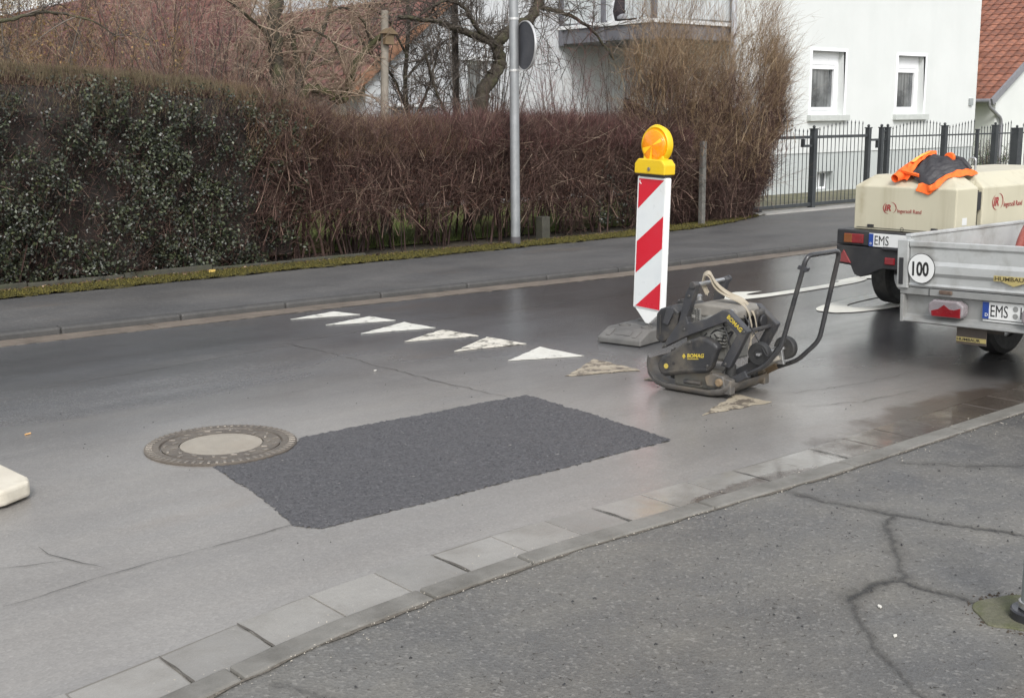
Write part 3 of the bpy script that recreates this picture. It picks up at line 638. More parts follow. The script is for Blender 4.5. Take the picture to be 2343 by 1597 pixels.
# side frames
fr = [(.533, .246), (.522, .266), (.406, .430), (.359, .614), (.316, .680), (.302, .688), (.277, .670), (.327, .519), (.348, .467), (.336, .431), (.204, .470), (.095, .534), (.052, .534), (-.088, .423), (.035, .184), (.098, .194), (-.010, .396), (.064, .466), (.353, .342)]
nf = MB().prism(fr, 0, 0, .05).build('side_frame', M_BK, pc, .006)
nf['label'] = 'side frame lettered BOMAG'
MB().prism(fr, 0, .34, .39).build('side_frame', M_BK, pc, .006)
MB().box((.05, -.05, .40), (.34, -.028, .42)).build('rear_cross_bar', M_BK, pc, .004)
MB().cyl((.05, .065, .525), (.34, .065, .525), .012, seg=14).build('cross_rod', M_STEEL, pc, 0, 40)
MB().box((.05, .32, .455), (.34, .345, .475)).build('front_cross_bar', M_GREY, pc, .004)
lb = MB().cyl((-.005, .302, .668), (.395, .302, .668), .0125, seg=14).build('lifting_bar', M_STEEL, pc, 0, 40)
for w0 in (-.012, .388):
    MB().cyl((w0, .302, .668), (w0+.02, .302, .668), .022, seg=14).build('lifting_bolt', M_BK, lb, .003, 40)
text('BOMAG', .036, M_YTXT, nf, frame_m((-.0006, .062, .494), (0, -1, -.80), (0, -.80, 1)), bold=.02)
# belt guard
bg_ = [(.512, .172), (.505, .13), (.485, .102), (.455, .090), (.350, .117), (.149, .151), (.120, .19), (.089, .281), (.069, .320), (.10, .345), (.154, .365), (.204, .371), (.297, .336), (.412, .254), (.48, .215)]
bgd = MB().prism(bg_, 0, -.075, -.004).build('belt_guard', M_BKP, pc, .02, seg=3)
MB().prism([(.14, .168), (.35, .135), (.45, .108), (.46, .120), (.35, .153), (.14, .188)], 0, -.079, -.06).build('guard_step', M_BKP, bgd, .004)
text('BOMAG', .034, M_YTXT, bgd, frame_m((-.0765, .287, .232), (0, -1, .12), (0, .12, 1)), bold=.03, shear=.2)
MB().prism([(.322, .238), (.31, .222), (.298, .238), (.31, .254)], 0, -.0775, -.07).build('logo_mark', M_YTXT, bgd)
MB().prism([(.285, .2215), (.205, .231), (.205, .235), (.285, .2255)], 0, -.0775, -.07).build('logo_underline', M_YTXT, bgd)
MB().lathe([(.016, .0), (.016, -.003), (0, -.003)], (-.075, .44, .16), 'x', 20).build('round_badge', M_YTXT, bgd)
MB().lathe([(.009, .0), (.009, -.004), (.005, -.004)], (-.075, .385, .185), 'x', 16).build('screw_hole', M_TYRE, bgd)
bt = MB().lathe([(.0, -.009), (.007, -.009), (.009, -.006), (.009, 0)], (0, 0, 0), 'x', 6).build('bolt', pm('dark_bolt', (.07, .068, .065), (.13, .125, .12), .4, 20, metal=.5), nf)
for k, (l_, z_) in enumerate([(.50, .27), (.36, .39), (.33, .60), (-.06, .42), (.06, .21)]):
    o = bt if k == 0 else dup(bt, nf); o.location = (0, l_, z_)
for k, (l_, z_) in enumerate([(.14, .20), (.27, .33)]):
    o = dup(bt, bgd); o.location = (-.075, l_, z_)
# engine, tank, filters
MB().box((.075, .09, .2), (.32, .40, .50)).build('engine_block', M_GREY, pc, .02)
ec = MB().prism([(.395, .47), (.39, .525), (.28, .55), (.06, .545), (.03, .52), (.03, .47)], 0, .065, .33).build('engine_cover', M_COVER, pc, .012)
gr = MB().box((.058, .285, .425), (.075, .385, .515)).build('perforated_grille', M_GREY, pc, .003)
b = MB(); b.lathe([(.0045, 0), (.0045, -.002), (0, -.002)], (0, 0, 0), 'x', 6); h0 = b.build('grille_hole', M_TYRE, gr)
k = 0
for i in range(8):
    for j in range(7):
        o = h0 if k == 0 else dup(h0, gr); k += 1
        o.location = (.0579, .295 + i*.0118, .435 + j*.0118 + (.006 if i % 2 else 0))
rc = MB().lathe([(.085, .03), (.085, -.01), (.06, -.022), (.02, -.026), (0, -.026)], (.07, .2, .40), 'x', 28).build('recoil_housing', M_GREY, pc, 0, 40)
for k in range(8):
    a = 2*math.pi*k/8; MB().obox((.05, .2 + .055*math.cos(a), .40 + .055*math.sin(a)), (.006, 0, 0), (0, .018*math.cos(a), .018*math.sin(a)), (0, -.004*math.sin(a), .004*math.cos(a))).build('recoil_slot', M_TYRE, rc)
for k in range(7): MB().box((.045, .095, .30 + k*.02), (.08, .15, .307 + k*.02)).build('cooling_fin', M_GREY, pc)
MB().tube(round_path([(.06, .12, .45), (.02, .09, .43), (.015, .05, .36), (.03, .03, .22), (.02, .1, .14)], .05), .005, 8).build('cable', M_TYRE, pc, 0, 60)
MB().tube(round_path([(.1, .0, .5), (.08, -.05, .45), (.1, -.1, .36), (.05, -.2, .26), (.045, -.29, .40), (.05, -.42, .86)], .05), .0045, 8).build('throttle_cable', M_TYRE, pc, 0, 60)
MB().obox((.05, -.41, .82), (.016, 0, 0), (0, .03, .008), (0, -.006, .012)).build('throttle_lever', M_BK, pc, .004)
for l0, z0, l1, z1 in ((.2, .37, .1, .42), (.12, .33, .06, .40), (.06, .30, .05, .4)):
    MB().tube(round_path([(.05, l0, z0), (.045, (l0+l1)/2+.02, (z0+z1)/2), (.06, l1, z1)], .03), .006, 8).build('hose', M_TYRE, pc, 0, 60)
tk = MB().prism([(.592, .30), (.588, .46), (.56, .495), (.475, .526), (.42, .485), (.432, .335), (.545, .275)], 0, .02, .37).build('front_tank', M_BKP, pc, .014, seg=3)
MB().box((.012, .548, .33), (.024, .558, .455)).build('slot', M_TYRE, tk, .003)
MB().prism([(.53, .41), (.5, .51), (.46, .515), (.45, .48), (.49, .4)], 0, .005, .022).build('tank_strap_plate', M_BK, tk, .003)
cap = MB().lathe([(.042, 0), (.042, .022), (.036, .026), (0, .027)], (.2, .50, .51), 'z', 28).build('filler_cap', M_BKP, tk, 0, 40)
MB().tube([(.16, .50, .539), (.24, .50, .539)], .006, 8).build('cap_grip', M_BKP, cap)
MB().lathe([(.017, 0), (.017, .03), (.009, .038), (0, .038)], (.2, .385, .545), 'z', 18).build('breather', M_STEEL, ec, 0, 40)
MB().box((.26, .0, .37), (.375, .12, .51)).build('air_filter', M_BKP, pc, .025, seg=3)
MB().tube([(.257, .06, .505), (.257, .06, .375)], .006, 6).build('filter_clip', M_STEEL, pc)
MB().cyl((.30, -.005, .44), (.30, -.022, .44), .04).build('muffler_end', M_BKP, pc, .004, 40)
# transport wheels
for wx, l0, z0 in ((.105, -.112, .278), (.345, -.15, .285)):
    wh = MB().lathe([(.028, -.027), (.064, -.027), (.071, -.018), (.071, .018), (.064, .027), (.028, .027), (.028, -.027)], (wx, l0, z0), 'x', 32).build('transport_wheel', M_TYRE, pc, 0, 35)
    MB().lathe([(.03, -.022), (.03, .022)], (wx, l0, z0), 'x', 20).build('hub', M_BKP, wh, 0, 40)
    MB().lathe([(.008, -.034), (.008, -.02)], (wx, l0, z0), 'x', 10).build('axle_nut', M_STEEL, wh)
    for k in range(5):
        a = 2*math.pi*k/5; MB().lathe([(.0075, -.0235), (.0075, -.021)], (wx, l0+.0185*math.cos(a), z0+.0185*math.sin(a)), 'x', 8).build('hub_hole', M_TYRE, wh)
MB().cyl((.06, -.13, .281), (.4, -.13, .281), .009, seg=12).build('wheel_axle', M_STEEL, pc, 0, 40)
MB().obox((.3, -.13, .24), (.012, 0, 0), (0, .03, 0), (0, .01, .05)).build('wheel_bracket', M_STEEL, pc, .003)
MB().obox((.14, -.02, .18), (.012, 0, 0), (0, .085, -.05), (0, .01, .022)).build('wheel_arm', M_BK, pc, .004)
MB().obox((.23, -.07, .185), (.1, 0, 0), (0, .07, -.045), (0, .006, .012)).build('water_tray', M_COVER, pc, .006)
# handle
hp = [(.04, .06, .092), (.045, -.186, .223), (.045, -.285, .345), (.045, -.43, .895), (.395, -.455, .895), (.395, -.345, .345), (.395, -.205, .205), (.395, .06, .092)]
hd = MB().tube(round_path(hp, .05, 6), .0145, 14).build('handle', M_TUBE, pc, 0, 60)
for wx in (.045, .395): MB().obox((wx, -.01, .125), (.022, 0, 0), (0, .06, -.035), (0, .012, .02)).build('handle_bush', M_DIRT if wx > .1 else M_BK, hd, .006)
# webbing sling over the lifting bar
def ribbon(path, wv, th=.004):
    q = []
    path = round_path(path, .05, 4); n_ = len(path); V = []; F = []
    for i, p in enumerate(path):
        t = (path[min(i+1, n_-1)] - path[max(i-1, 0)]).normalized(); wv_ = Vector(wv) if not callable(wv) else Vector(wv(i/(n_-1))); nn = t.cross(wv_).normalized()
        for s_, d in ((-1, 0), (1, 0), (1, 1), (-1, 1)): V.append(p + wv_*s_ + nn*th*d)
    for i in range(n_-1):
        for k_ in range(4): F.append((i*4+k_, i*4+(k_+1) % 4, (i+1)*4+(k_+1) % 4, (i+1)*4+k_))
    F += [(0, 1, 2, 3), tuple((n_-1)*4+k_ for k_ in range(4))]
    return MB().add(V, F)
sg = ribbon([(.16, .30, .60), (.155, .335, .66), (.15, .312, .722), (.15, .28, .715), (.16, .25, .64), (.19, .19, .595), (.2, .09, .562), (.19, .03, .52), (.17, -.01, .43)], lambda t: (.02, .012*t, .006)).build('sling', M_STRAP, pc, 0, 50)
ribbon([(.16, .30, .60), (.155, .338, .655), (.15, .325, .715), (.15, .285, .735), (.165, .245, .66), (.21, .185, .60), (.235, .08, .566), (.25, .02, .49), (.2, -.03, .40)], lambda t: (.015, .010, .01)).build('sling_strand', M_STRAP, sg, 0, 50)
ribbon([(.17, -.01, .43), (.13, -.03, .36), (.09, -.055, .31)], (.010, .004, .006)).build('sling_tail', M_STRAP, sg, 0, 50)
ribbon([(.2, -.03, .40), (.14, -.02, .35), (.10, -.035, .30)], (.010, .004, .006)).build('sling_tail', M_STRAP, sg, 0, 50)

# ---- aluminium box trailer
M_ALU = pm('weathered_aluminium', (.40, .41, .405), (.49, .50, .495), .42, 4, .1, 40, metal=.25, dirt=(.25, .24, .22), dscale=3.5, damt=.7)
M_ALUD = pm('dirty_aluminium', (.24, .245, .24), (.32, .32, .312), .5, 5, .1, 40, metal=.25, dirt=(.17, .16, .145), dscale=3, damt=.6)
M_BLK = pm('black_plastic', (.018, .018, .02), (.03, .03, .032), .5, 6, dirt=(.08, .075, .065), damt=.3)
M_REDL = pm('red_lamp_glass', (.16, .008, .012), (.24, .014, .02), .2, 8, dirt=(.2, .1, .09), damt=.3, coat=.5)
M_SMOKE = pm('grey_lamp_glass', (.19, .17, .18), (.26, .23, .24), .25, 8, dirt=(.28, .18, .17), damt=.4, coat=.4)
M_BLUE = pm('plate_blue', (.015, .045, .22), (.02, .06, .27), .4, 5)
M_PWH = pm('plate_white', (.62, .63, .62), (.7, .7, .69), .4, 6, dirt=(.45, .43, .4), damt=.3)
M_BLKT = pm('black_lettering', (.012, .012, .013), (.02, .02, .02), .5)
M_YLAB = pm('gold_label', (.36, .29, .10), (.43, .36, .16), .5, 9, dirt=(.25, .2, .1), damt=.4)
tr = empty('box_trailer', (7.1, 3.77, .015), 0, 'grey aluminium box trailer with a round 100 sticker on its tailgate', 'trailer', rx=R(-1.4))
def zt(z): return z - .02
L_, W_ = 2.5, .645
tg = MB().prism([(0, zt(.585)), (-.012, zt(.60)), (-.004, zt(.615)), (-.004, zt(.66)), (-.022, zt(.685)), (-.022, zt(.735)), (-.004, zt(.76)), (-.004, zt(.84)), (-.016, zt(.855)), (-.016, zt(.885)), (.03, zt(.885)), (.03, zt(.585))], 1, -W_+.045, W_-.05).build('tailgate', M_ALU, tr, .003)
for s_, nm in ((1, 'corner_post'), (-1, 'corner_post')):
    pst = MB().box((-.02, s_*(W_-.045) if s_ > 0 else -W_-.005, zt(.575)), (.05, W_+.035 if s_ > 0 else -W_+.04, zt(.892))).build(nm, M_ALU, tr, .005)
    MB().box((-.026, W_-.012 if s_ > 0 else -W_+.0, zt(.60)), (-.018, W_+.018 if s_ > 0 else -W_+.03, zt(.775))).build('latch_slot', M_BLK, pst, .002)
for s_ in (1, -1):
    MB().box((.05, s_*W_-.016, zt(.60)), (L_, s_*W_+.016, zt(.905))).build('side_wall', M_ALU, tr, .004)
    MB().box((.05, s_*W_-.024, zt(.905)), (L_, s_*W_+.024, zt(.925))).build('top_rail', M_ALU, tr, .005)
MB().box((L_, -W_, zt(.60)), (L_+.035, W_, zt(.92))).build('front_wall', M_ALU, tr, .004)
MB().box((.0, -W_-.02, zt(.535)), (L_+.03, W_+.02, zt(.58))).build('bed_frame', M_ALUD, tr, .004)
MB().box((.05, -W_+.02, zt(.582)), (L_, W_-.02, zt(.598))).build('bed_floor', pm('plywood_floor', (.10, .085, .07), (.15, .13, .11), .7, 5), tr)
MB().prism([(.04, zt(.53)), (.04, zt(.40)), (.0, zt(.375)), (-.005, zt(.355)), (.03, zt(.345)), (.065, zt(.36)), (.07, zt(.53))], 1, -W_, W_).build('lamp_carrier', M_ALUD, tr, .004)
for s_ in (1, -1): MB().box((-.008, s_*W_-.012, zt(.35)), (.05, s_*W_+.012, zt(.532))).build('carrier_end', M_ALUD, tr, .003)
st_ = MB().lathe([(.098, 0), (.098, -.003), (0, -.003)], (-.0225, .498, zt(.712)), 'x', 40).build('speed_sticker', M_BLKT, tr)
MB().lathe([(.094, 0), (.094, -.0042), (0, -.0042)], (-.0225, .498, zt(.712)), 'x', 40).build('sticker_face', M_PWH, st_)
TXr = frame_m  # tail faces -X: reading direction is -Y
text('100', .125, M_BLKT, st_, frame_m((-.0272, .578, zt(.666)), (0, -1, 0), (0, 0, 1)), bold=.03, xs=.72)
for s_ in (1, -1):
    yc = s_*.315
    lm = MB().prism([(yc-.122, zt(.43)), (yc-.10, zt(.405)), (yc+.10, zt(.405)), (yc+.125, zt(.43)), (yc+.125, zt(.49)), (yc+.09, zt(.517)), (yc-.08, zt(.517)), (yc-.122, zt(.49))], 0, -.03, .04).build('tail_lamp', M_SMOKE, tr, .012, seg=3)
    MB().prism([(yc-.105, zt(.412)), (yc+.095, zt(.412)), (yc+.10, zt(.445)), (yc+.05, zt(.46)), (yc+.01, zt(.49)), (yc-.03, zt(.462)), (yc-.06, zt(.46)), (yc-.105, zt(.475))], 0, -.0325, -.02).build('red_glass', M_REDL, lm, .002)
np_ = MB().box((.022, -.43, zt(.418)), (.034, .09, zt(.528))).build('number_plate', M_PWH, tr, .003)
MB().box((.020, .046, zt(.420)), (.024, .088, zt(.526))).build('euro_band', M_BLUE, np_)
text('D', .028, M_PWH, np_, frame_m((.0192, .072, zt(.436)), (0, -1, 0), (0, 0, 1)), bold=.01)
text('EMS', .106, M_BLKT, np_, frame_m((.0213, .040, zt(.436)), (0, -1, 0), (0, 0, 1)), xs=.66, bold=.0)
text('H', .106, M_BLKT, np_, frame_m((.0213, -.155, zt(.436)), (0, -1, 0), (0, 0, 1)), xs=.66, bold=.0)
for zz in (.495, .45): MB().lathe([(.017, 0), (.017, -.002), (0, -.002)], (.0218, -.128, zt(zz)), 'x', 16).build('plate_seal', M_ALUD, np_)
MB().box((.028, -.43, zt(.402)), (.034, .09, zt(.412))).build('plate_strip', M_PWH, np_, .002)
em = MB().prism([(.0, zt(.665)), (-.26, zt(.665)), (-.26, zt(.70)), (.0, zt(.70))], 0, -.0245, -.004).build('maker_emblem', M_YLAB, tr, .001)
MB().prism([(-.05, zt(.666)), (-.21, zt(.666)), (-.13, zt(.638))], 0, -.0243, -.004).build('emblem_shield', M_YLAB, em, .001)
text('HUMBAUR', .034, pm('brown_lettering', (.07, .05, .02), (.09, .07, .03), .6), em, frame_m((-.0252, -.006, zt(.671)), (0, -1, 0), (0, 0, 1)), xs=1.35, bold=.02)
MB().box((-.014, .285, zt(.552)), (.002, .375, zt(.578))).build('tailgate_latch', pm('rusty_latch', (.12, .08, .06), (.2, .15, .12), .5, 30, metal=.4), tr, .006)
MB().box((-.003, .448, zt(.535)), (.001, .452, zt(.58))).build('frame_seam', M_BLK, tr)
for s_ in (1, -1):
    yc = s_*.555
    wl = MB().lathe([(.18, -.075), (.27, -.08), (.30, -.06), (.305, 0), (.30, .06), (.27, .08), (.18, .075), (.18, -.075)], (1.05, yc - s_*.04, .30), 'y', 44).build('wheel', M_TYRE, tr, 0, 35)
    MB().lathe([(.185, -.05), (.06, -.03), (0, -.03)], (1.05, yc - s_*.04, .30), 'y', 28).build('rim', M_STEEL, wl, 0, 40)
    fl = MB().box((.62, yc-.30*s_ if s_ > 0 else yc, .20), (.63, yc-.06 if s_ > 0 else yc+.26, .40)).build('mud_flap', pm('brown_rubber', (.05, .04, .035), (.075, .062, .052), .7, 8, dirt=(.12, .09, .06), damt=.4), tr, .003)
    MB().tube([(.7, yc-s_*.04+.09, .34), (1.05, yc-s_*.04+.09, .34)], .01, 6).build('fender_stay', M_BLK, tr)
    MB().prism([(1.05 + .345*math.cos(R(a)), .30 + .345*math.sin(R(a))) for a in range(0, 181, 15)] + [(1.05 + .335*math.cos(R(a)), .30 + .335*math.sin(R(a))) for a in range(180, -1, -15)], 1, yc-.04*s_-.1, yc-.04*s_+.1).build('mudguard', M_BLK, tr)
fl = MB().box((.05, .07, .215), (.058, .277, .352)).build('mud_flap', pm('brown_rubber', (.05, .04, .035)), tr, .003)
MB().box((.046, .072, .234), (.0505, .275, .262)).build('flap_band', M_YLAB, fl)
text('HUMBAUR', .026, M_BLKT, fl, frame_m((.0452, .272, .239), (0, -1, 0), (0, 0, 1)), xs=1.3, bold=.02)
MB().tube([(.058, .17, .36), (.35, .17, .42), (.6, .3, .42)], .012, 8).build('flap_arm', M_BLK, tr)
MB().cyl((1.05, -.55, .30), (1.05, .55, .30), .04, seg=12).build('axle', M_BLK, tr, 0, 40)
for yy in (-.35, .35): MB().box((.1, yy-.04, .44), (2.4, yy+.04, .515)).build('chassis_beam', M_ALUD, tr, .004)
MB().obox((3.05, 0, .47), (.62, 0, 0), (0, .045, 0), (0, 0, .035)).build('drawbar', M_ALUD, tr, .005)
MB().cyl((3.3, 0, .44), (3.3, 0, .0), .03, seg=12).build('prop_stand', M_ALUD, tr, 0, 40)
# red lever tool in the bed
M_REDT = pm('faded_red_paint', (.30, .075, .06), (.38, .12, .10), .6, 8, .2, 60, dirt=(.42, .28, .24), damt=.5)
rt = empty('red_tool', (8.3, 4.15, .6), 0, 'faded red lever tool leaning in the box trailer', 'tool')
MB().tube(round_path([(0, .14, .02), (0, .10, .22), (.02, .04, .36), (.05, -.02, .55)], .08), .028, 12).build('lever', M_REDT, rt, 0, 50)
MB().box((-.06, .0, 0), (.3, .16, .08)).build('foot', M_REDT, rt, .01)
MB().obox((.0, .2, .04), (.02, 0, 0), (0, .05, .02), (0, -.01, .035)).build('hook', M_REDT, rt, .006)
MB().obox((.02, .02, .14), (.014, 0, 0), (0, .07, .05), (0, -.02, .03)).build('brace', M_REDT, rt, .006)

# ---- towed compressor
M_CRM = pm('cream_enamel', (.47, .44, .33), (.52, .485, .37), .42, 2.5, .03, 30, dirt=(.33, .295, .20), dscale=2.2, damt=.6, coat=.1)
_n = NT('cream_enamel_streaked'); _c = _n.mix(_n.rng(_n.noise(2.5, 6, .6), .3, .7), (.47, .44, .33), (.52, .485, .37))
_c = _n.mix(_n.math('MULTIPLY', _n.rng(_n.noise(1.0, 6, .6, _n.coord((9, 9, .7))), .52, .72), .35), _c, (.30, .26, .17))
_c = _n.mix(_n.math('MULTIPLY', _n.math('MULTIPLY', _n.rng(_n.math('ABSOLUTE', _n.math('SUBTRACT', _n.sep()[1], .40)), .055, .0), _n.rng(_n.noise(6, 5), .3, .6)), .5), _c, (.22, .17, .09))
_n.base(_c); _n.rough(_n.rng(_n.noise(5, 4), .3, .7, .32, .5)); _n.bump(_n.noise(30, 3), .03, .004); M_CRM = _n.m
M_IRT = pm('dark_red_lettering', (.26, .03, .03), (.31, .04, .04), .5)
M_ORL = pm('orange_lamp_glass', (.16, .05, .015), (.2, .07, .02), .2, 8, coat=.5)
cp = empty('towed_compressor', (9.0, 5.65, 0), 0, 'cream towed air compressor with black bumper behind the box trailer', 'compressor')
def hood(x0, x1, y0, y1, zb, zs, zt_, ir, il, irt, ifr, name, bev=.01):
    b = MB(); B = [(x0, y0), (x1, y0), (x1, y1), (x0, y1)]; T = [(x0+ir, y0+irt), (x1-ifr, y0+irt), (x1-ifr, y1-il), (x0+ir, y1-il)]
    b.add([(p[0], p[1], zb) for p in B] + [(p[0], p[1], zs) for p in B] + [(p[0], p[1], zt_) for p in T],
          [(3, 2, 1, 0), (8, 9, 10, 11)] + [(i, (i+1) % 4, 4+(i+1) % 4, 4+i) for i in range(4)] + [(4+i, 4+(i+1) % 4, 8+(i+1) % 4, 8+i) for i in range(4)])
    o = b.build(name, M_CRM, cp, bev); o.modifiers['bevel'].angle_limit = R(20); return o
rh = hood(0, .325, -.48, .47, .715, 1.085, 1.175, .17, .085, .14, .0, 'rear_hood')
mb_ = hood(.405, 2.3, -.48, .47, .60, 1.085, 1.2, .08, .085, .16, .15, 'main_canopy')
MB().box((.32, -.44, .715), (.41, .44, 1.06)).build('canopy_gap', pm('gap_dark', (.05, .045, .035), (.07, .065, .05), .7), cp)
MB().box((.33, -.4, 1.06), (.40, .36, 1.14)).build('gap_channel', M_CRM, cp)
MB().box((.335, -.472, .90), (.395, -.43, 1.05)).build('catch', M_BLK, cp, .004)
MB().box((.1, -.482, .79), (.17, -.478, .85)).build('sticker', M_PWH, rh)
MB().box((-.003, -.44, .732), (.001, .44, .736)).build('panel_seam', M_BLK, rh)
for y_ in (.30, -.30): MB().box((-.012, y_-.03, .74), (.001, y_+.03, .762)).build('hood_latch', M_BLK, rh, .003)
MB().box((.9, -.4835, .66), (1.6, -.479, .69)).build('air_slot', M_BLK, mb_)
MB().box((1.3, -.4835, .70), (1.304, -.479, 1.07)).build('panel_seam', M_BLK, mb_)
MB().cyl((.40, .2, 1.165), (.40, .3, 1.165), .012, seg=10).build('hinge', M_BLK, mb_, 0, 40)
bmp = MB().box((-.075, -.56, .58), (.30, .585, .712)).build('bumper_top', M_BLK, cp, .012)
b2 = MB().prism([(-.56, .575), (-.56, .42), (-.40, .40), (-.36, .31), (-.28, .31), (-.24, .40), (.12, .40), (.2, .37), (.26, .335), (.34, .312), (.40, .33), (.44, .405), (.60, .415), (.585, .575)], 0, -.07, .02).build('bumper_valance', M_BLK, cp, .01)
MB().tube([(-.078, .12, .573), (-.078, -.4, .573)], .018, 8).build('plate_lip', M_BLK, bmp)
for s_ in (1, -1):
    l1 = MB().box((-.084, min(s_*.505, s_*.315), .60), (-.07, max(s_*.505, s_*.315), .68)).build('tail_lamp', M_REDL, bmp, .006)
    MB().box((-.088, min(s_*.505, s_*.425), .602), (-.08, max(s_*.505, s_*.425), .678)).build('indicator_glass', M_ORL, l1, .004)
    MB().prism([(s_*.43, .424), (s_*.575, .430), (s_*.508, .535)], 0, -.082, -.065).build('triangle_reflector', M_REDL, b2, .004)
MB().box((-.085, .005, .44), (-.06, .10, .50)).build('fog_lamp', M_REDL, b2, .008)
pl2 = MB().box((-.082, -.26, .583), (-.074, .26, .695)).build('number_plate', M_PWH, cp, .003)
MB().box((-.0845, .215, .586), (-.080, .258, .692)).build('euro_band', M_BLUE, pl2)
text('D', .026, M_PWH, pl2, frame_m((-.0856, .246, .60), (0, -1, 0), (0, 0, 1)), bold=.01)
text('EMS', .112, M_BLKT, pl2, frame_m((-.0828, .208, .600), (0, -1, 0), (0, 0, 1)), xs=.74, bold=.0)
def ir_logo(o, x, y, parent, plane, s=1.0):
    mk = frame_m(o, x, y)
    lo = text('IR', .074*s, M_IRT, parent, mk, 'maker_logo', bold=.03, shear=.15)
    text('Ingersoll Rand', .046*s, M_IRT, lo, frame_m(Vector(o) + Vector(x)*.125*s - Vector(y)*.012*s, x, y), xs=.88)
    for a0, a1 in ((120, 265), (-60, 85)):
        V = []; F = []; n_ = 14; cx, cy = .052*s, .024*s
        for i in range(n_+1):
            a = R(a0 + (a1-a0)*i/n_); th = .009*s*math.sin(math.pi*i/n_)
            for rr in (0, 1):
                p = Vector(o) + Vector(x)*(cx + (.058*s + rr*th)*math.cos(a)) + Vector(y)*(cy + (.05*s + rr*th)*math.sin(a)); V.append(p)
        F = [(2*i, 2*i+2, 2*i+3, 2*i+1) for i in range(n_)]
        MB().add(V, F).build('logo_swoosh', M_IRT, lo)
ir_logo((-.0025, .175, .885), (0, -1, 0), (0, 0, 1), rh, 0, .98)
ir_logo((.575, -.4825, .925), (1, 0, 0), (0, 0, 1), mb_, 0, 1.35)
MB().tube([(-.002, -.0 + .016*math.cos(a_), .735 + .016*math.sin(a_)) for a_ in np.linspace(0, 6.0, 18)], .0018, 5).build('warning_sign', M_BLKT, rh)
MB().tube(round_path([(.72, -.16, 1.19), (.72, -.16, 1.31), (.72, -.22, 1.31), (.72, -.22, 1.19)], .03), .009, 10).build('lifting_eye', M_STEEL, cp, 0, 50)
for s_ in (1, -1):
    wl = MB().lathe([(.18, -.085), (.265, -.09), (.295, -.07), (.30, 0), (.295, .07), (.265, .09), (.18, .085), (.18, -.085)], (.64, s_*.43, .302), 'y', 44).build('wheel', M_TYRE, cp, 0, 35)
    MB().lathe([(.185, -.05), (.06, -.03), (0, -.03)], (.64, s_*.43, .302), 'y', 28).build('rim', M_STEEL, wl, 0, 40)
MB().cyl((.64, -.4, .30), (.64, .4, .30), .045, seg=12).build('axle', M_BLK, cp, 0, 40)
MB().box((.02, -.3, .42), (2.2, .3, .60)).build('chassis', M_BLK, cp, .01)
MB().obox((2.8, 0, .45), (.65, 0, 0), (0, .05, 0), (0, 0, .04)).build('drawbar', M_BLK, cp, .005)
MB().cyl((3.2, 0, .45), (3.2, 0, .0), .03, seg=12).build('jockey_leg', M_BLK, cp, 0, 40)

# ---- high-visibility jacket thrown over the compressor hood
M_ORA = pm('orange_cloth', (.85, .11, .012), (.95, .17, .025), .75, 6, .5, 60, bdist=.006)
M_LIN = pm('black_quilted_lining', (.018, .017, .02), (.04, .038, .042), .55, 9, .6, 26, bdist=.012)
M_REFL = pm('orange_reflective', (.95, .32, .05), (1, .45, .1), .4, 6)
jk = empty('hi_vis_jacket', (9.1, 5.5, 1.18), 0, 'orange hi-vis jacket with black lining thrown over the compressor hood', 'jacket')
def loft(name, A, B, m, nv=14, nu=26, bulge=(0, 0, .05), wr=.008, fq=9.0, thick=.005):
    """cloth between two edge curves (world points), bulged and wrinkled"""
    def rs(c):
        c = smooth_c(c, nu); return c
    def smooth_c(c, n_):
        c = [Vector(p) for p in c]; L = [0]
        for k in range(len(c)-1): L.append(L[-1] + (c[k+1]-c[k]).length)
        out = []
        for k in range(n_+1):
            d = L[-1]*k/n_; i_ = max(q for q in range(len(L)) if L[q] <= d + 1e-9); i_ = min(i_, len(c)-2); t = (d - L[i_])/max(L[i_+1]-L[i_], 1e-6); out.append(c[i_].lerp(c[i_+1], t))
        return out
    a, b_ = rs(A), rs(B); V = []; F = []; o_ = Vector((9.1, 5.5, 1.18)); bl = Vector(bulge)
    for i_ in range(nu+1):
        for j_ in range(nv+1):
            u, v_ = i_/nu, j_/nv; p = a[i_].lerp(b_[i_], v_); e_ = math.sin(math.pi*v_)*math.sin(math.pi*(.08+.84*u))
            p += bl*e_ + Vector((.3, .3, 1))*wr*(math.sin(fq*2.1*u + 4*math.sin(3*v_)) + .7*math.sin(fq*3.3*v_ - fq*1.4*u))*min(1, 3*e_+.25)
            V.append(p - o_)
    for i_ in range(nu):
        for j_ in range(nv): F.append((i_*(nv+1)+j_, (i_+1)*(nv+1)+j_, (i_+1)*(nv+1)+j_+1, i_*(nv+1)+j_+1))
    o = MB().add(V, F).build(name, m, jk, 0, 180); s_ = o.modifiers.new('cloth', 'SOLIDIFY'); s_.thickness = thick; s_.offset = 0
    ss = o.modifiers.new('sub', 'SUBSURF'); ss.levels = 1; ss.render_levels = 1
    return o
U_ = [(9.07, 5.631, 1.188), (9.14, 5.635, 1.236), (9.28, 5.62, 1.326), (9.36, 5.592, 1.343), (9.4, 5.496, 1.318), (9.42, 5.431, 1.307), (9.42, 5.331, 1.234)]
D_ = [(9.05, 5.551, 1.127), (9.021, 5.484, 1.112), (9.015, 5.425, 1.108), (9.082, 5.399, 1.143), (9.158, 5.379, 1.184), (9.25, 5.333, 1.216), (9.40, 5.32, 1.23)]
loft('lining', U_, D_, M_LIN, 24, 40, (-.022, -.006, .035), .013, 13)
loft('lining_back', U_, [(9.2, 5.72, 1.19), (9.3, 5.72, 1.19), (9.45, 5.68, 1.19), (9.55, 5.6, 1.21), (9.58, 5.5, 1.21), (9.55, 5.4, 1.20), (9.5, 5.33, 1.19)], M_LIN, 8, 24, (.02, .02, .02), .006, 7)
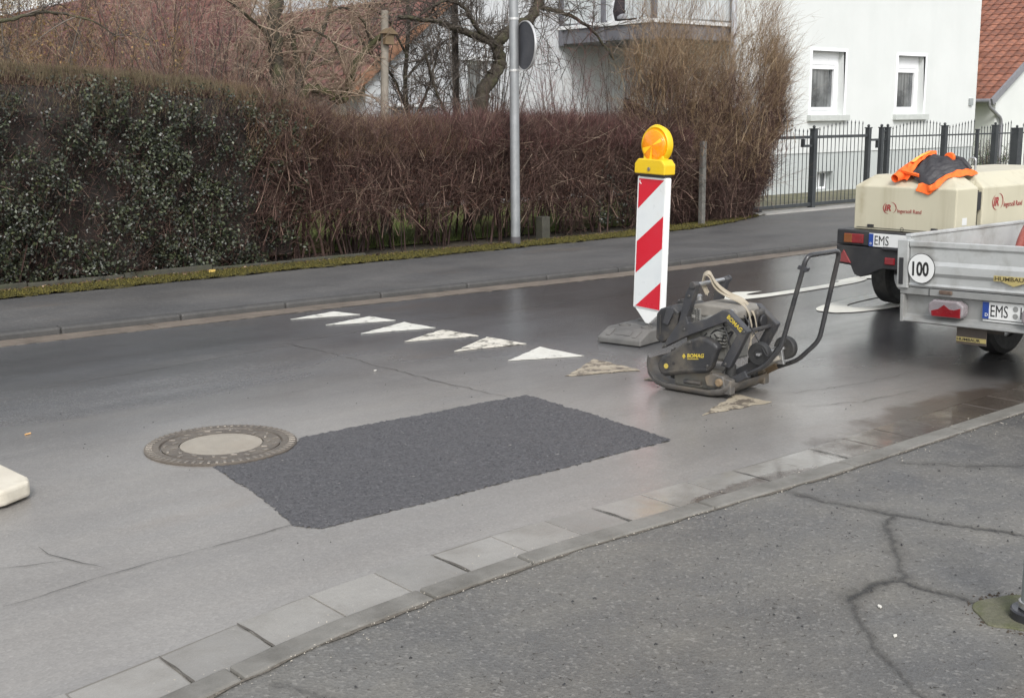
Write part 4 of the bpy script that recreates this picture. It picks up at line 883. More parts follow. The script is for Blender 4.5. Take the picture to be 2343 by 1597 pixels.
BO = [(9.108, 5.818, 1.168), (9.12, 5.764, 1.233), (9.2, 5.746, 1.275), (9.27, 5.72, 1.308), (9.38, 5.663, 1.376), (9.42, 5.616, 1.366)]
BI = [(9.04, 5.651, 1.135), (9.06, 5.625, 1.19), (9.115, 5.634, 1.23), (9.19, 5.636, 1.285), (9.29, 5.624, 1.335), (9.36, 5.598, 1.352)]
loft('front_edge', BO, BI, M_ORA, 10, 30, (-.008, -.0, .004), .010, 15, .003)
loft('reflective_band', [(9.19, 5.728, 1.285), (9.27, 5.70, 1.323), (9.37, 5.65, 1.372)], [(9.17, 5.675, 1.285), (9.25, 5.665, 1.325), (9.35, 5.635, 1.366)], M_REFL, 3, 10, (-.018, 0, .012), .003, 8)
loft('front_edge_fall', BO, [(9.13, 5.86, 1.155), (9.2, 5.85, 1.18), (9.28, 5.82, 1.18), (9.36, 5.78, 1.185), (9.44, 5.72, 1.185), (9.5, 5.66, 1.185)], M_ORA, 6, 18, (0, .02, .01), .005, 7)
HO = [(8.983, 5.533, 1.058), (8.983, 5.464, 1.049), (8.984, 5.408, 1.027), (8.982, 5.336, 1.088), (9.113, 5.325, 1.166), (9.245, 5.275, 1.180), (9.41, 5.275, 1.178), (9.534, 5.292, 1.188)]
HI = [(9.0, 5.52, 1.118), (9.02, 5.49, 1.130), (8.972, 5.406, 1.105), (9.02, 5.392, 1.13), (9.126, 5.366, 1.186), (9.25, 5.333, 1.224), (9.35, 5.331, 1.234), (9.45, 5.306, 1.228)]
loft('hem_band', HO, HI, M_ORA, 8, 36, (-.006, -.004, .004), .009, 17, .003)
MB().tube([(8.99-9.1, 5.735-5.5, -.025), (9.06-9.1, 5.73-5.5, -.005), (9.14-9.1, 5.715-5.5, .02), (9.22-9.1, 5.69-5.5, .04)], [.036, .04, .044, .042], 18, cap=False).build('sleeve', M_ORA, jk, 0, 60).modifiers.new('c', 'SOLIDIFY').thickness = .006
MB().lathe([(.0, .012), (.03, .012), (.045, 0), (.043, -.03), (0, -.03)], (.285, -.03, .14), 'x', 20).build('collar_roll', M_ORA, jk, 0, 50)
MB().tube([(.34, -.03, .13), (.33, -.11, .115), (.33, -.19, .05)], [.03, .03, .018], 12).build('collar_lining', M_LIN, jk, 0, 60)
MB().obox((-.045, .135, .02), (.012, .006, .004), (.0, .085, .018), (-.004, -.002, .012)).build('cuff_strap', M_ORA, jk, .004)

# ---- street lamp post with the back of a round sign
M_GALV = pm('galvanised_steel', (.24, .25, .258), (.33, .34, .35), .45, 5, .1, 40, metal=.45, dirt=(.2, .2, .2), dscale=2, damt=.4)
M_SIGNB = pm('sign_back_grey', (.065, .068, .078), (.09, .093, .105), .45, 4, metal=.3, dirt=(.2, .2, .21), damt=.1)
lp = empty('sign_post', (10.12, 11.97, .05), 0, 'tall galvanised steel post with a round sign edge-on beside the hedge', 'sign post')
MB().cyl((0, 0, 0), (.0, 0, 5.2), .062, .056, 28).build('post', M_GALV, lp, 0, 50)
MB().cyl((0, 0, 0), (0, 0, .12), .07, .066, 28).build('base_sleeve', pm('dark_base_paint', (.06, .055, .06), (.09, .085, .09), .6), lp, 0, 50)
sgn = MB().lathe([(0, -.004), (.30, -.004), (.30, .006), (0, .006)], (0, 0, 0), 'x', 56).build('sign_disc', M_SIGNB, lp, 0, 40)
sgn.location = (.035, -.175, 2.51); sgn.rotation_euler = (0, 0, R(-14.5))
MB().lathe([(.292, -.016), (.303, -.016), (.303, .010), (.292, .010), (.292, -.016)], (0, 0, 0), 'x', 56).build('sign_rim', pm('light_rim', (.5, .5, .5), (.6, .6, .6), .35, metal=.5), sgn, 0, 40)
for z in (2.83, 2.20):
    MB().cyl((0, 0, z), (0, 0, z+.028), .066, seg=28).build('clamp_band', pm('light_rim', (.5, .5, .5)), lp, 0, 40)

# ---- pole at the lower right corner with its mossy concrete collar
po = empty('corner_pole', (3.765, 1.795, .022), 0, 'grey steel pole with dark bolted foot, cut off by the right edge', 'pole')
M_PGR = pm('grey_green_paint', (.16, .18, .17), (.21, .23, .22), .5, 5)
MB().cyl((0, 0, .02), (0, 0, 3.2), .043, seg=32).build('shaft', M_PGR, po, 0, 50)
MB().lathe([(.075, 0), (.075, .03), (.07, .035), (.058, .035)], (0, 0, .004), 'z', 36).build('foot_ring', pm('foot_metal', (.05, .05, .055), (.09, .09, .1), .3, 8, metal=.6), po, 0, 40)
MB().lathe([(.046, 0), (.05, .0), (.05, .02), (.046, .022)], (0, 0, .045), 'z', 36).build('clamp', M_STEEL, po, 0, 40)
M_MCONC = pm('mossy_concrete', (.085, .085, .055), (.13, .125, .085), .85, 10, .7, 70, dirt=(.06, .07, .02), dscale=9, damt=.7, bdist=.01)
b = MB(); q = [(3.785 + (.165 + .015*math.sin(3*a) + .01*math.sin(7*a))*math.cos(a)*1.0, 1.83 + (.16 + .012*math.sin(4*a))*math.sin(a)) for a in np.linspace(0, 2*math.pi, 48, endpoint=False)]
b.prism(q, 2, .0, .029); o = b.build('concrete_collar', M_MCONC, None, .004); tag(o, 'round mossy concrete collar set in the near pavement round the pole', 'collar')
crumbs('collar_dirt', 160, lambda: ((lambda a: (3.785 + .175*math.cos(a) + random.gauss(0, .012), 1.83 + .17*math.sin(a) + random.gauss(0, .012)))(random.uniform(0, 6.28))), lambda: random.choice([.003, .005, .008]), .023, pm('dark_dirt', (.03, .022, .016), (.06, .045, .03), .9, 20), None, 'dark dirt packed round the concrete collar', 'dirt')

# ---- litter one can count
def litter(name, loc, sx, sy, rz, m, label, cat, sz=.004):
    b = MB(); n_ = 9; q = [(sx*math.cos(a)*random.uniform(.7, 1.1), sy*math.sin(a)*random.uniform(.7, 1.1)) for a in np.linspace(0, 6.28, n_, endpoint=False)]
    b.prism(q, 2, 0, sz); o = b.build(name, m); o.location = loc; o.rotation_euler = (0, 0, rz); tag(o, label, cat); return o
M_LEAFY = pm('yellow_dead_leaf', (.5, .33, .07), (.62, .45, .14), .6, 30)
M_PAPER = pm('pale_scrap', (.55, .53, .48), (.65, .63, .58), .7, 30)
M_BUTT = pm('cigarette_filter', (.55, .30, .10), (.65, .4, .18), .7, 30)
litter('dead_leaf', (5.85, 11.97, .085), .055, .035, .4, M_LEAFY, 'yellow dead leaf lying on the moss below the dark hedge', 'leaf', .02)
o = MB().cyl((-.018, 0, 0), (.018, 0, 0), .0042, seg=10).build('cigarette_end', M_BUTT, None, 0, 40); o.location = (2.10, 6.63, .005); o.rotation_euler = (0, 0, .3); tag(o, 'orange cigarette end on the road left of the manhole', 'cigarette end')
litter('paper_scrap', (4.46, 6.76, .004), .014, .007, .3, M_PAPER, 'small white scrap lying on the road above the asphalt patch', 'paper scrap')
litter('paper_scrap', (3.47, 2.19, .026), .013, .007, .9, M_PAPER, 'white scrap on the near pavement just below the forked crack', 'paper scrap')
litter('paper_scrap', (3.30, 2.02, .026), .012, .006, .2, M_PAPER, 'white scrap on the near pavement left of the mossy collar', 'paper scrap')
# ------------------------------------------------------------------ buildings and fence
def pw(o, parent):
    o.parent = parent; o.matrix_parent_inverse = Matrix.Translation(-Vector(parent.location)); return o
def wall_mesh(x0, x1, z0, z1, Y, holes, depth):
    """wall face at Y looking towards -Y with recessed openings"""
    xs = sorted({x0, x1, *[h[0] for h in holes], *[h[1] for h in holes]}); zs = sorted({z0, z1, *[h[2] for h in holes], *[h[3] for h in holes]}); b = MB()
    for i in range(len(xs)-1):
        for j in range(len(zs)-1):
            cx, cz = (xs[i]+xs[i+1])/2, (zs[j]+zs[j+1])/2
            if any(h[0] < cx < h[1] and h[2] < cz < h[3] for h in holes): continue
            b.add([(xs[i], Y, zs[j]), (xs[i+1], Y, zs[j]), (xs[i+1], Y, zs[j+1]), (xs[i], Y, zs[j+1])], [(0, 1, 2, 3)])
    for a, c, d, e in holes:
        b.add([(a, Y, d), (c, Y, d), (c, Y, e), (a, Y, e), (a, Y+depth, d), (c, Y+depth, d), (c, Y+depth, e), (a, Y+depth, e)], [(0, 4, 5, 1), (1, 5, 6, 2), (2, 6, 7, 3), (3, 7, 4, 0)])
    return b
_n = NT('white_render'); _c = _n.mix(_n.rng(_n.noise(1.2, 6, .6), .3, .7), (.575, .592, .580), (.61, .626, .614))
_c = _n.mix(_n.math('MULTIPLY', _n.rng(_n.noise(1.0, 6, .6, _n.coord((2.2, 2.2, .3))), .45, .8), .16), _c, (.44, .465, .45)); _c = _n.mix(_n.math('MULTIPLY', _n.rng(_n.noise(150, 2), .5, .7), .12), _c, (.40, .42, .41))
_n.base(_c); _n.rough(.88); _n.bump(_n.noise(70, 4, .7), .5, .006); M_WALL = _n.m
M_PLIN = pm('plinth_render', (.40, .425, .42), (.45, .475, .47), .85, 1.5, .4, 80, dirt=(.42, .45, .43), damt=.4)
M_FRM = pm('window_frame_white', (.78, .79, .8), (.82, .83, .84), .35, 3)
M_SILL = pm('sill_stone', (.40, .42, .40), (.48, .5, .48), .7, 8, .3, 80)
def glass_mat(nm, c1, c2):
    """pane with a folded net curtain close behind it"""
    n = NT(nm); fold = n.noise(1.0, 4, .5, n.coord((14, 14, .5))); blot = n.noise(1.7, 4, .6, n.coord((1, 1, 1.1)))
    c = n.mix(n.rng(fold, .35, .65), c1, c2); c = n.mix(n.rng(blot, .42, .62), c, (.03, .034, .038)); n.base(c); n.rough(.06); n.spec(.7); n.b.inputs['Coat Weight'].default_value = 1.0; n.b.inputs['Coat Roughness'].default_value = .02; return n.m
M_GLS = glass_mat('window_glass', (.07, .075, .078), (.19, .2, .2))
M_CURT = pm('net_curtain', (.42, .44, .44), (.5, .52, .52), .9, 6, .3, 20)

wh = empty('white_house', (18.8, 15.6, 0), 0, 'white rendered house with balcony behind the spear-topped fence', 'house')
w1 = (21.22, 22.38, 1.68, 2.98); w2 = (24.36, 25.46, 1.68, 2.96); cw = (21.56, 22.12, .12, .50); w3 = (21.22, 22.38, 4.48, 5.8); w4 = (24.36, 25.46, 4.48, 5.8)
pw(wall_mesh(18.8, 27.75, .90, 7.2, 15.6, [w1, w2, w3, w4], .24).build('front_wall', M_WALL), wh)
pw(wall_mesh(18.8, 27.73, -.1, .90, 15.62, [cw], .22).build('plinth', M_PLIN), wh)
pw(MB().box((18.802, 15.86, -.1), (27.74, 24, 7.2)).build('house_body', M_WALL), wh)
pw(MB().box((18.5, 15.1, 7.2), (28.1, 24.4, 7.32)).build('eaves', M_FRM), wh)
pw(MB().prism([(15.0, 7.32), (24.5, 7.32), (19.75, 11.2)], 0, 18.4, 28.2).build('roof', pm('red_roof', (.22, .08, .05), (.3, .12, .08), .8, 3)), wh)
for (a, c, d, e), gl in ((w1, 1), (w2, 1), (w3, 0), (w4, 0)):
    Yf = 15.6
    win = pw(MB().box((a, Yf+.17, d), (a+.085, Yf+.235, e)).box((c-.085, Yf+.17, d), (c, Yf+.235, e)).box((a+.085, Yf+.17, d), (c-.085, Yf+.235, d+.11)).box((a+.085, Yf+.17, e-.09), (c-.085, Yf+.235, e)).build('window', M_FRM, None, .006), wh)
    MB().box((a+.085, Yf+.155, e-.27), (c-.085, Yf+.235, e-.088)).build('roller_shutter_box', M_FRM, win, .006)
    MB().box((a+.085, Yf+.165, e-.31), (c-.085, Yf+.23, e-.272)).build('shutter_end_rail', M_FRM, win, .003)
    MB().box((a+.13, Yf+.15, d+.10), (a+.175, Yf+.228, e-.31)).box((c-.175, Yf+.15, d+.10), (c-.13, Yf+.228, e-.31)).box((a+.175, Yf+.15, d+.10), (c-.175, Yf+.228, d+.16)).box((a+.175, Yf+.15, e-.36), (c-.175, Yf+.228, e-.31)).build('sash', M_FRM, win, .005)
    MB().box((a+.17, Yf+.20, d+.15), (c-.17, Yf+.215, e-.35)).build('pane', M_GLS, win)
    MB().box((a-.065, Yf-.012, d), (a, Yf+.05, e+.065)).box((c, Yf-.012, d), (c+.065, Yf+.05, e+.065)).box((a, Yf-.012, e), (c, Yf+.05, e+.065)).build('surround', M_FRM, win, .004)
    MB().box((a-.11, Yf-.10, d-.125), (c+.11, Yf+.16, d-.004)).build('sill', M_SILL, win, .006)
a, c, d, e = cw
win = pw(MB().box((a, 15.78, d), (a+.05, 15.84, e)).box((c-.05, 15.78, d), (c, 15.84, e)).box((a+.05, 15.78, d), (c-.05, 15.84, d+.05)).box((a+.05, 15.78, e-.05), (c-.05, 15.84, e)).box((a+.25, 15.775, d+.05), (a+.31, 15.84, e-.05)).build('cellar_window', M_FRM, None, .004), wh)
MB().box((a+.05, 15.80, d+.05), (c-.05, 15.81, e-.05)).build('pane', M_GLS, win)
MB().box((a-.08, 15.56, d-.06), (c+.08, 15.70, d-.003)).build('sill', M_SILL, win, .004)
pw(MB().box((27.42, 15.55, 1.87), (27.56, 15.602, 2.04)).build('vent_box', pm('vent_grey', (.25, .27, .27), (.3, .32, .32), .5), None, .006), wh)
# recessed wing with the balcony
M_WALL2 = pm('wing_render', (.46, .475, .495), (.52, .535, .55), .85, 1.2, .3, 90, dirt=(.5, .5, .5), damt=.4)
ww = (14.25, 14.72, 1.55, 2.72)
pw(wall_mesh(14.05, 18.8, -.1, 7.0, 18.2, [ww], .2).build('wing_wall', M_WALL2), wh)
pw(MB().box((14.06, 18.42, -.1), (18.8, 26, 7.0)).build('wing_body', M_WALL2), wh)
a, c, d, e = ww
win = pw(MB().box((a, 18.32, d), (a+.06, 18.38, e)).box((c-.06, 18.32, d), (c, 18.38, e)).box((a+.06, 18.32, d), (c-.06, 18.38, d+.06)).box((a+.06, 18.32, e-.06), (c-.06, 18.38, e)).build('wing_window', M_FRM, None, .004), wh)
MB().box((a+.06, 18.34, d+.06), (c-.06, 18.35, e-.06)).build('pane', M_GLS, win)
MB().box((a-.1, 18.12, e+.005), (c+.1, 18.3, e+.09)).build('lintel', M_FRM, win, .005)
MB().box((a-.1, 18.10, d-.1), (c+.1, 18.3, d-.004)).build('sill', M_SILL, win, .005)
M_DKG = pm('dark_fascia', (.10, .10, .115), (.14, .14, .155), .6, 3, dirt=(.2, .2, .21), damt=.4)
bal = pw(MB().box((16.55, 15.66, 3.08), (18.795, 18.19, 3.345)).build('balcony', M_DKG, None, .01), wh)
MB().box((16.50, 15.61, 3.35), (18.795, 18.19, 3.42)).build('balcony_edge', pm('edge_white', (.62, .63, .63), (.7, .7, .7), .6, 3, dirt=(.4, .4, .4), damt=.4), bal, .008)
M_BRD = pm('balustrade_board', (.47, .50, .51), (.54, .56, .57), .7, 2, dirt=(.38, .4, .4), dscale=2, damt=.5)
b0 = MB().box((-.012, -.052, 0), (.012, .052, .95)).build('balustrade_board', M_BRD, bal, .004); first = True
for k in range(21):
    y = 15.78 + k*.1155
    if 6 <= k <= 8: continue
    o = b0 if first else dup(b0, bal); first = False; o.location = (16.58, y, 3.46)
for k in range(19):
    o = dup(b0, bal); o.location = (16.70 + k*.1135, 15.68, 3.46); o.rotation_euler = (0, 0, R(90))
for p in ((16.56, 15.66), (16.56, 16.95), (16.56, 18.12), (18.74, 15.66)):
    MB().box((p[0]-.045, p[1]-.045, 3.05), (p[0]+.045, p[1]+.045, 4.5)).build('balustrade_post', M_DKG, bal, .005)
MB().box((16.52, 15.62, 4.42), (18.79, 15.74, 4.48)).box((16.52, 15.74, 4.42), (16.64, 18.19, 4.48)).build('handrail', M_DKG, bal, .005)
pw(MB().cyl((18.62, 15.52, 0), (18.62, 15.52, 7.1), .055, seg=16).build('downpipe', pm('zinc_pipe', (.42, .43, .46), (.5, .51, .54), .45, 4, metal=.3), None, 0, 50), wh)
bu = empty('balcony_bundle', (16.78, 16.6, 3.42), 0, 'dark bundle with a pale cloth in the balcony gap', 'bundle')
b = MB(); b.lathe([(.05, 0), (.2, .03), (.24, .2), (.2, .42), (.14, .62), (.05, .72), (0, .73)], (0, 0, 0), 'z', 14); b.build('dark_cloth', pm('dark_cloth', (.02, .016, .02), (.045, .035, .04), .9, 9, .8, 20, bdist=.03), bu, 0, 70)
b = MB(); b.lathe([(0, 0), (.12, .01), (.13, .05), (.06, .10), (0, .11)], (-.17, -.12, .03), 'z', 12); b.build('pale_cloth', pm('pale_cloth', (.16, .16, .17), (.26, .26, .28), .9, 9), bu, 0, 70)

# roof tile shared by the two tiled houses
def tile_mesh(wd, ln):
    prof = [(-.5, .0), (-.32, .018), (-.1, .03), (.12, .018), (.3, .002), (.5, .012)]; V = []; F = []
    for y, dz in ((-.03, .022), (ln+.04, .0)):
        for u, h in prof: V.append((u*wd*1.04, y, h + dz + .008))
    for u, h in prof: V.append((u*wd*1.04, -.03, h + .008))
    n_ = len(prof)
    for i in range(n_-1): F.append((i, i+1, n_+i+1, n_+i)); F.append((2*n_+i, 2*n_+i+1, i+1, i))
    me = bpy.data.meshes.new('roof_tile'); me.from_pydata(V, [], F); me.update(); return me
def tile_mat(nm, cols, moss):
    n = NT(nm); oi = n.n.new('ShaderNodeObjectInfo').outputs['Random']
    isl = n.island(); r_ = n.math('FRACT', n.math('ADD', oi, isl))
    c = n.mix(n.rng(r_, 0, 1), cols[0], cols[1]); c = n.mix(n.math('MULTIPLY', n.rng(n.noise(9, 6), .4, .7), .6), c, cols[2])
    n.base(c); n.rough(.75); n.bump(n.noise(60, 4), .4, .005); return n.m
M_TILE = tile_mat('clay_tile', ((.20, .075, .045), (.32, .13, .08), (.10, .06, .05)), 0)
M_TILE2 = tile_mat('weathered_tile', ((.11, .048, .04), (.19, .08, .06), (.06, .042, .04)), 0)
def tiled_roof(parent, eave, slope, y0, y1, n_course, wd, ln, m, vis, deck_m):
    """roof slope facing -X, eave line along Y; vis(px) says which tiles stay single parts"""
    ca, sa = math.cos(slope), math.sin(slope); me = tile_mesh(wd, ln); me.materials.append(m); RV = []; RF = []; cnt = 0
    bv = np.array([v_.co[:] for v_ in me.vertices]); bf = [list(p.vertices) for p in me.polygons]
    for k in range(n_course):
        j = 0; y = y0 + wd/2
        while y < y1:
            x_, z_ = eave[0] + k*ln*ca, eave[1] + k*ln*sa
            M = Matrix(((0, ca, -sa, x_), (-1, 0, 0, y), (0, sa, ca, z_), (0, 0, 0, 1)))
            if vis(k, y) and cnt < 300:
                o = bpy.data.objects.new('roof_tile', me); COL.objects.link(o); o.parent = parent; o.matrix_parent_inverse = Matrix.Translation(-Vector(parent.location))
                o.matrix_basis = M; cnt += 1
            else:
                A = np.array(M); q = bv @ A[:3, :3].T + A[:3, 3]; RF += [[len(RV)*len(bv) + t for t in f_] for f_ in bf]; RV.append(q)
            y += wd
    if RV:
        o = np_mesh('roof_tiles', np.concatenate(RV), np.array(RF), m); pw(o, parent); o['kind'] = 'stuff'
    L = n_course*ln
    dk = pw(MB().add([(eave[0], y0, eave[1]-.01), (eave[0], y1, eave[1]-.01), (eave[0]+L*ca, y1, eave[1]+L*sa-.01), (eave[0]+L*ca, y0, eave[1]+L*sa-.01)], [(0, 1, 2, 3)]).build('roof_deck', deck_m), parent)
    return cnt
M_DECK = pm('roof_underlay', (.05, .035, .03), (.07, .05, .045), .9, 4)
# left gabled outbuilding
gb = empty('gabled_outbuilding', (12.1, 18.4, 0), 0, 'low gabled building with brown tiled roof behind the bare trees', 'house')
sl_ = R(36.5); ta = math.tan(sl_)
gpts = [(12.12, -.1), (17.0, -.1), (17.0, 2.20 + (17.0-11.71)*ta - .12), (12.12, 2.20 + .41*ta - .12)]
pw(MB().prism(gpts, 1, 18.42, 51).build('gable_wall', M_WALL2), gb)
tiled_roof(gb, (11.70, 2.20), sl_, 18.34, 52, 15, .3, .40, M_TILE2, lambda k, y: k < 9 and y < 28, M_DECK)
M_VERGE = pm('verge_tile', (.21, .105, .06), (.29, .15, .09), .75, 6, .2, 60, dirt=(.12, .08, .06), damt=.5)
for k in range(13):
    x0_ = 11.70 + k*.34*math.cos(sl_); z0_ = 2.20 + k*.34*math.sin(sl_)
    pw(MB().obox((x0_ + .17*math.cos(sl_) + .05*math.sin(sl_), 18.31, z0_ + .17*math.sin(sl_) - .04), (.172*math.cos(sl_), 0, .172*math.sin(sl_)+.006), (0, .03, 0), (-.09*math.sin(sl_), 0, .09*math.cos(sl_))).build('verge_tile', M_VERGE, None, .006), gb)
win = pw(MB().box((12.6, 18.36, 1.88), (13.75, 18.45, 1.95)).build('window', M_FRM, None, .005), gb)
MB().box((12.65, 18.38, .9), (13.7, 18.41, 1.88)).build('pane', pm('dull_pane', (.13, .15, .17), (.2, .22, .24), .3, 3), win)
MB().box((13.25, 18.37, .9), (13.31, 18.43, 1.88)).build('mullion', M_FRM, win)
# right neighbouring house
rh_ = empty('tiled_neighbour_house', (33.0, 18.0, 0), 0, 'white neighbouring house with steep red tiled roof beyond the white house', 'house')
sr = R(31); tr_ = math.tan(sr)
pw(MB().prism([(33.12, -.1), (44, -.1), (44, 2.1 + (44-32.75)*tr_ - .12), (33.12, 2.1 + .37*tr_ - .12)], 1, 18.0, 30).build('gable_wall', M_WALL), rh_)
tiled_roof(rh_, (32.72, 2.06), sr, 17.9, 27, 24, .29, .345, M_TILE, lambda k, y: 0.643*(32.72 + k*.345*math.cos(sr)) + .766*y > 0 and (lambda xx: 1050 < 2772*xx < 1250)((.766*(32.72 + k*.345*math.cos(sr)) - .643*y)/(.643*(32.72 + k*.345*math.cos(sr)) + .766*y)), M_DECK)
pw(MB().obox((32.72 + 3.2*math.cos(sr), 17.88, 2.02 + 3.2*math.sin(sr)), (3.25*math.cos(sr), 0, 3.25*math.sin(sr)), (0, .03, 0), (-.1*math.sin(sr), 0, .1*math.cos(sr))).build('verge_flashing', pm('zinc_grey', (.2, .2, .22), (.26, .26, .28), .5, 4, metal=.3), None, .005), rh_)
pw(MB().tube([(32.62, 17.9, 2.02), (32.62, 27, 2.02)], .07, 10).build('gutter', pm('zinc_grey', (.2, .2, .22)), None, 0, 60), rh_)
pw(MB().tube(round_path([(32.62, 17.95, 1.98), (32.7, 17.95, 1.86), (33.28, 17.92, 1.55), (33.34, 17.92, 1.4), (33.34, 17.92, 0)], .12), .05, 12).build('downpipe', pm('zinc_grey', (.2, .2, .22)), None, 0, 60), rh_)

# ---- spear-topped fence and gate
M_FEN = pm('anthracite_paint', (.026, .030, .033), (.042, .046, .049), .45, 6)
FY = 13.1; zg = .07
b = MB(); b.tube([(0, 0, 0), (0, 0, .955)], .0075, 6); b.tube([(0, 0, .95), (0, 0, .965), (0, 0, 1.0)], [.007, .013, .001], 6)
bar_me = b.build('bar', M_FEN); bar_data = bar_me.data; bpy.data.objects.remove(bar_me)
def bars(parent, x0, x1, hf, zb, step=.114):
    n_ = max(1, int(round((x1-x0)/step)))
    for i in range(1, n_):
        x_ = x0 + (x1-x0)*i/n_; o = bpy.data.objects.new('bar', bar_data); COL.objects.link(o); o.parent = parent
        o.location = (x_ - parent.location.x, 0, zb - parent.location.z); o.scale = (1, 1, hf((x_-x0)/(x1-x0)) - zb)
def rail(parent, x0, x1, z0, z1, d=.02, name='rail'):
    p = parent.location; return MB().box((x0-p.x, -d, z0-p.z), (x1-p.x, d, z1-p.z)).build(name, M_FEN, parent, .004)
def post(parent, x_, w_, top, ball=True, d=None, name='post'):
    p = parent.location; q = MB().box((x_-w_/2-p.x, -w_/2, .0-p.z), (x_+w_/2-p.x, w_/2, top-p.z)).build(name, M_FEN, parent, .004)
    MB().box((x_-w_/2-.01-p.x, -w_/2-.01, top-p.z), (x_+w_/2+.01-p.x, w_/2+.01, top+.02-p.z)).build('post_cap', M_FEN, q, .003)
    if ball: MB().lathe([(0, -.03), (.018, -.024), (.03, 0), (.018, .024), (0, .03)], (x_-p.x, 0, top+.045-p.z), 'z', 12).build('ball_finial', M_FEN, q, 0, 60)
    return q
g1 = empty('gate_leaf', (17.0, FY, zg), 0, 'dark spear-topped gate leaf next to the tall bush', 'gate', 'gate leaves')
rail(g1, 15.9, 17.86, 1.275, 1.325, .024); rail(g1, 15.9, 17.9, .10, .16, .026, 'bottom_beam'); bars(g1, 15.9, 17.88, lambda t: 1.44 + .15*(1-t)**1.3, .14)
MB().box((.62, -.04, 1.06), (.86, .03, 1.10)).box((.62, -.04, 1.10), (.66, .03, 1.2)).build('stop_bracket', M_FEN, g1, .003)
MB().obox((-.6, -.05, .03), (.05, 0, 0), (0, .05, 0), (0, 0, .03)).build('roller', M_BLK, g1, .008)
g2 = empty('gate_leaf', (18.7, FY, zg), 0, 'dark spear-topped gate leaf between the thick middle post and the latch posts', 'gate', 'gate leaves')
post(g2, 17.95, .10, 1.43); rail(g2, 18.0, 19.55, 1.275, 1.325, .024); rail(g2, 17.9, 19.55, .10, .16, .026, 'bottom_beam'); bars(g2, 18.0, 19.53, lambda t: 1.42 + .17*math.sin(math.pi*min(1, .08+.62*t))**1.2, .14)
post(g2, 19.60, .085, 1.43)
fe = empty('spear_fence', (22.0, FY, zg), 0, 'dark spear-topped metal fence in front of the white house', 'fence')
MB().box((-2.32, -.03, 1.13), (-2.08, .03, 1.17)).box((-2.12, -.03, 1.0), (-2.08, .03, 1.13)).build('latch_keeper', M_FEN, fe, .003)
post(fe, 20.02, .075, 1.43); post(fe, 20.22, .085, 1.43); post(fe, 22.2, .10, 1.44); post(fe, 23.45, .06, 1.35, False); post(fe, 24.15, .11, 1.43); post(fe, 25.05, .17, 1.36); post(fe, 26.6, .12, 1.43); post(fe, 28.4, .12, 1.43); post(fe, 30.2, .12, 1.43)
M_RL = pm('light_rail', (.3, .31, .31), (.36, .37, .37), .5)
for x0, x1, hf in ((20.28, 22.13, lambda t: 1.42 + .16*math.sin(math.pi*(.05+.75*t))**1.1), (22.27, 23.42, lambda t: 1.45 + .14*t), (23.49, 24.07, lambda t: 1.44), (24.23, 24.9, lambda t: 1.43 + .13*t), (25.2, 26.53, lambda t: 1.47 + .1*t), (26.67, 28.33, lambda t: 1.45 + .12*math.sin(3.1*t)), (28.47, 30.13, lambda t: 1.45 + .12*math.sin(3.1*t))):
    rail(fe, x0, x1, 1.255, 1.285, .014); rail(fe, x0, x1, .16, .2, .014); bars(fe, x0, x1, hf, .10)
for p in ((20.12, 1.36), (20.12, 1.2)): rail(fe, 20.06, 20.17, p[1], p[1]+.03, .014, 'strut')
thr = MB().box((15.75, 12.74, .0), (20.4, 13.25, .072)).build('gate_threshold', pm('threshold_concrete', (.24, .235, .22), (.32, .31, .29), .8, 5, .4, 60, dirt=(.16, .155, .14), damt=.5), None, .008); thr['kind'] = 'structure'
yard = MB().box((16.0, 13.26, -.05), (40, 15.63, .085)).build('front_yard', pm('yard_ground', (.10, .095, .06), (.17, .155, .11), .9, 2.5, .7, 30, dirt=(.09, .1, .035), damt=.8)); yard['kind'] = 'structure'

# concrete fence posts and edging boards along the hedge foot
M_OLDC = pm('old_concrete', (.035, .034, .026), (.065, .062, .048), .85, 8, .5, 60, dirt=(.04, .048, .015), dscale=4, damt=.6)
M_POSTC = pm('pale_post_concrete', (.09, .087, .08), (.15, .144, .13), .85, 14, .5, 60, dirt=(.05, .048, .04), dscale=9, damt=.7)
def cpost(x_, y_, h, lab, s_=.055):
    o = MB().box((-s_, -s_, 0), (s_, s_, h)).build('concrete_post', M_POSTC if h > 1 else M_OLDC, None, .01); o.location = (x_, y_, .03); tag(o, lab, 'post', 'old fence posts along the hedge')
cpost(14.0, 12.2, 1.28, 'tall old concrete fence post standing in the brown bush behind the beacon', .04)
cpost(10.85, 12.26, .34, 'short concrete stump at the hedge foot right of the steel post', .07)
x = 3.0; eb = empty('edging_boards', (3.0, 12.27, .02), 0, 'mossy concrete edging boards along the foot of the hedge', 'edging')
while x < 8.6:
    o = MB().box((x+.006-3.0, -.025, 0), (x+.994-3.0, .025, .085)).build('edging_board', M_OLDC, eb, .006); o.rotation_euler = (random.uniform(-.05, .05), random.uniform(-.012, .012), 0)
    x += 1.0
# wooden post with bird table
wp = empty('wooden_post', (9.66, 14.3, .06), 0, 'weathered wooden post with a little roofed bird box near its top', 'post', ry=.035)
M_WOOD = pm('grey_wood', (.20, .18, .15), (.28, .25, .21), .8, 9, .3, 60)
MB().cyl((0, 0, 0), (0, 0, 3.08), .062, .052, 14).build('shaft', M_WOOD, wp, 0, 60)
MB().prism([(-.13, 2.76), (.13, 2.76), (.02, 2.84), (-.02, 2.84)], 1, -.16, -.02).build('bird_box_roof', pm('brown_wood', (.12, .085, .05), (.17, .12, .07), .8), wp, .004)
MB().box((-.07, -.13, 2.62), (.07, -.055, 2.76)).build('bird_box', pm('brown_wood', (.12, .085, .05)), wp, .004)
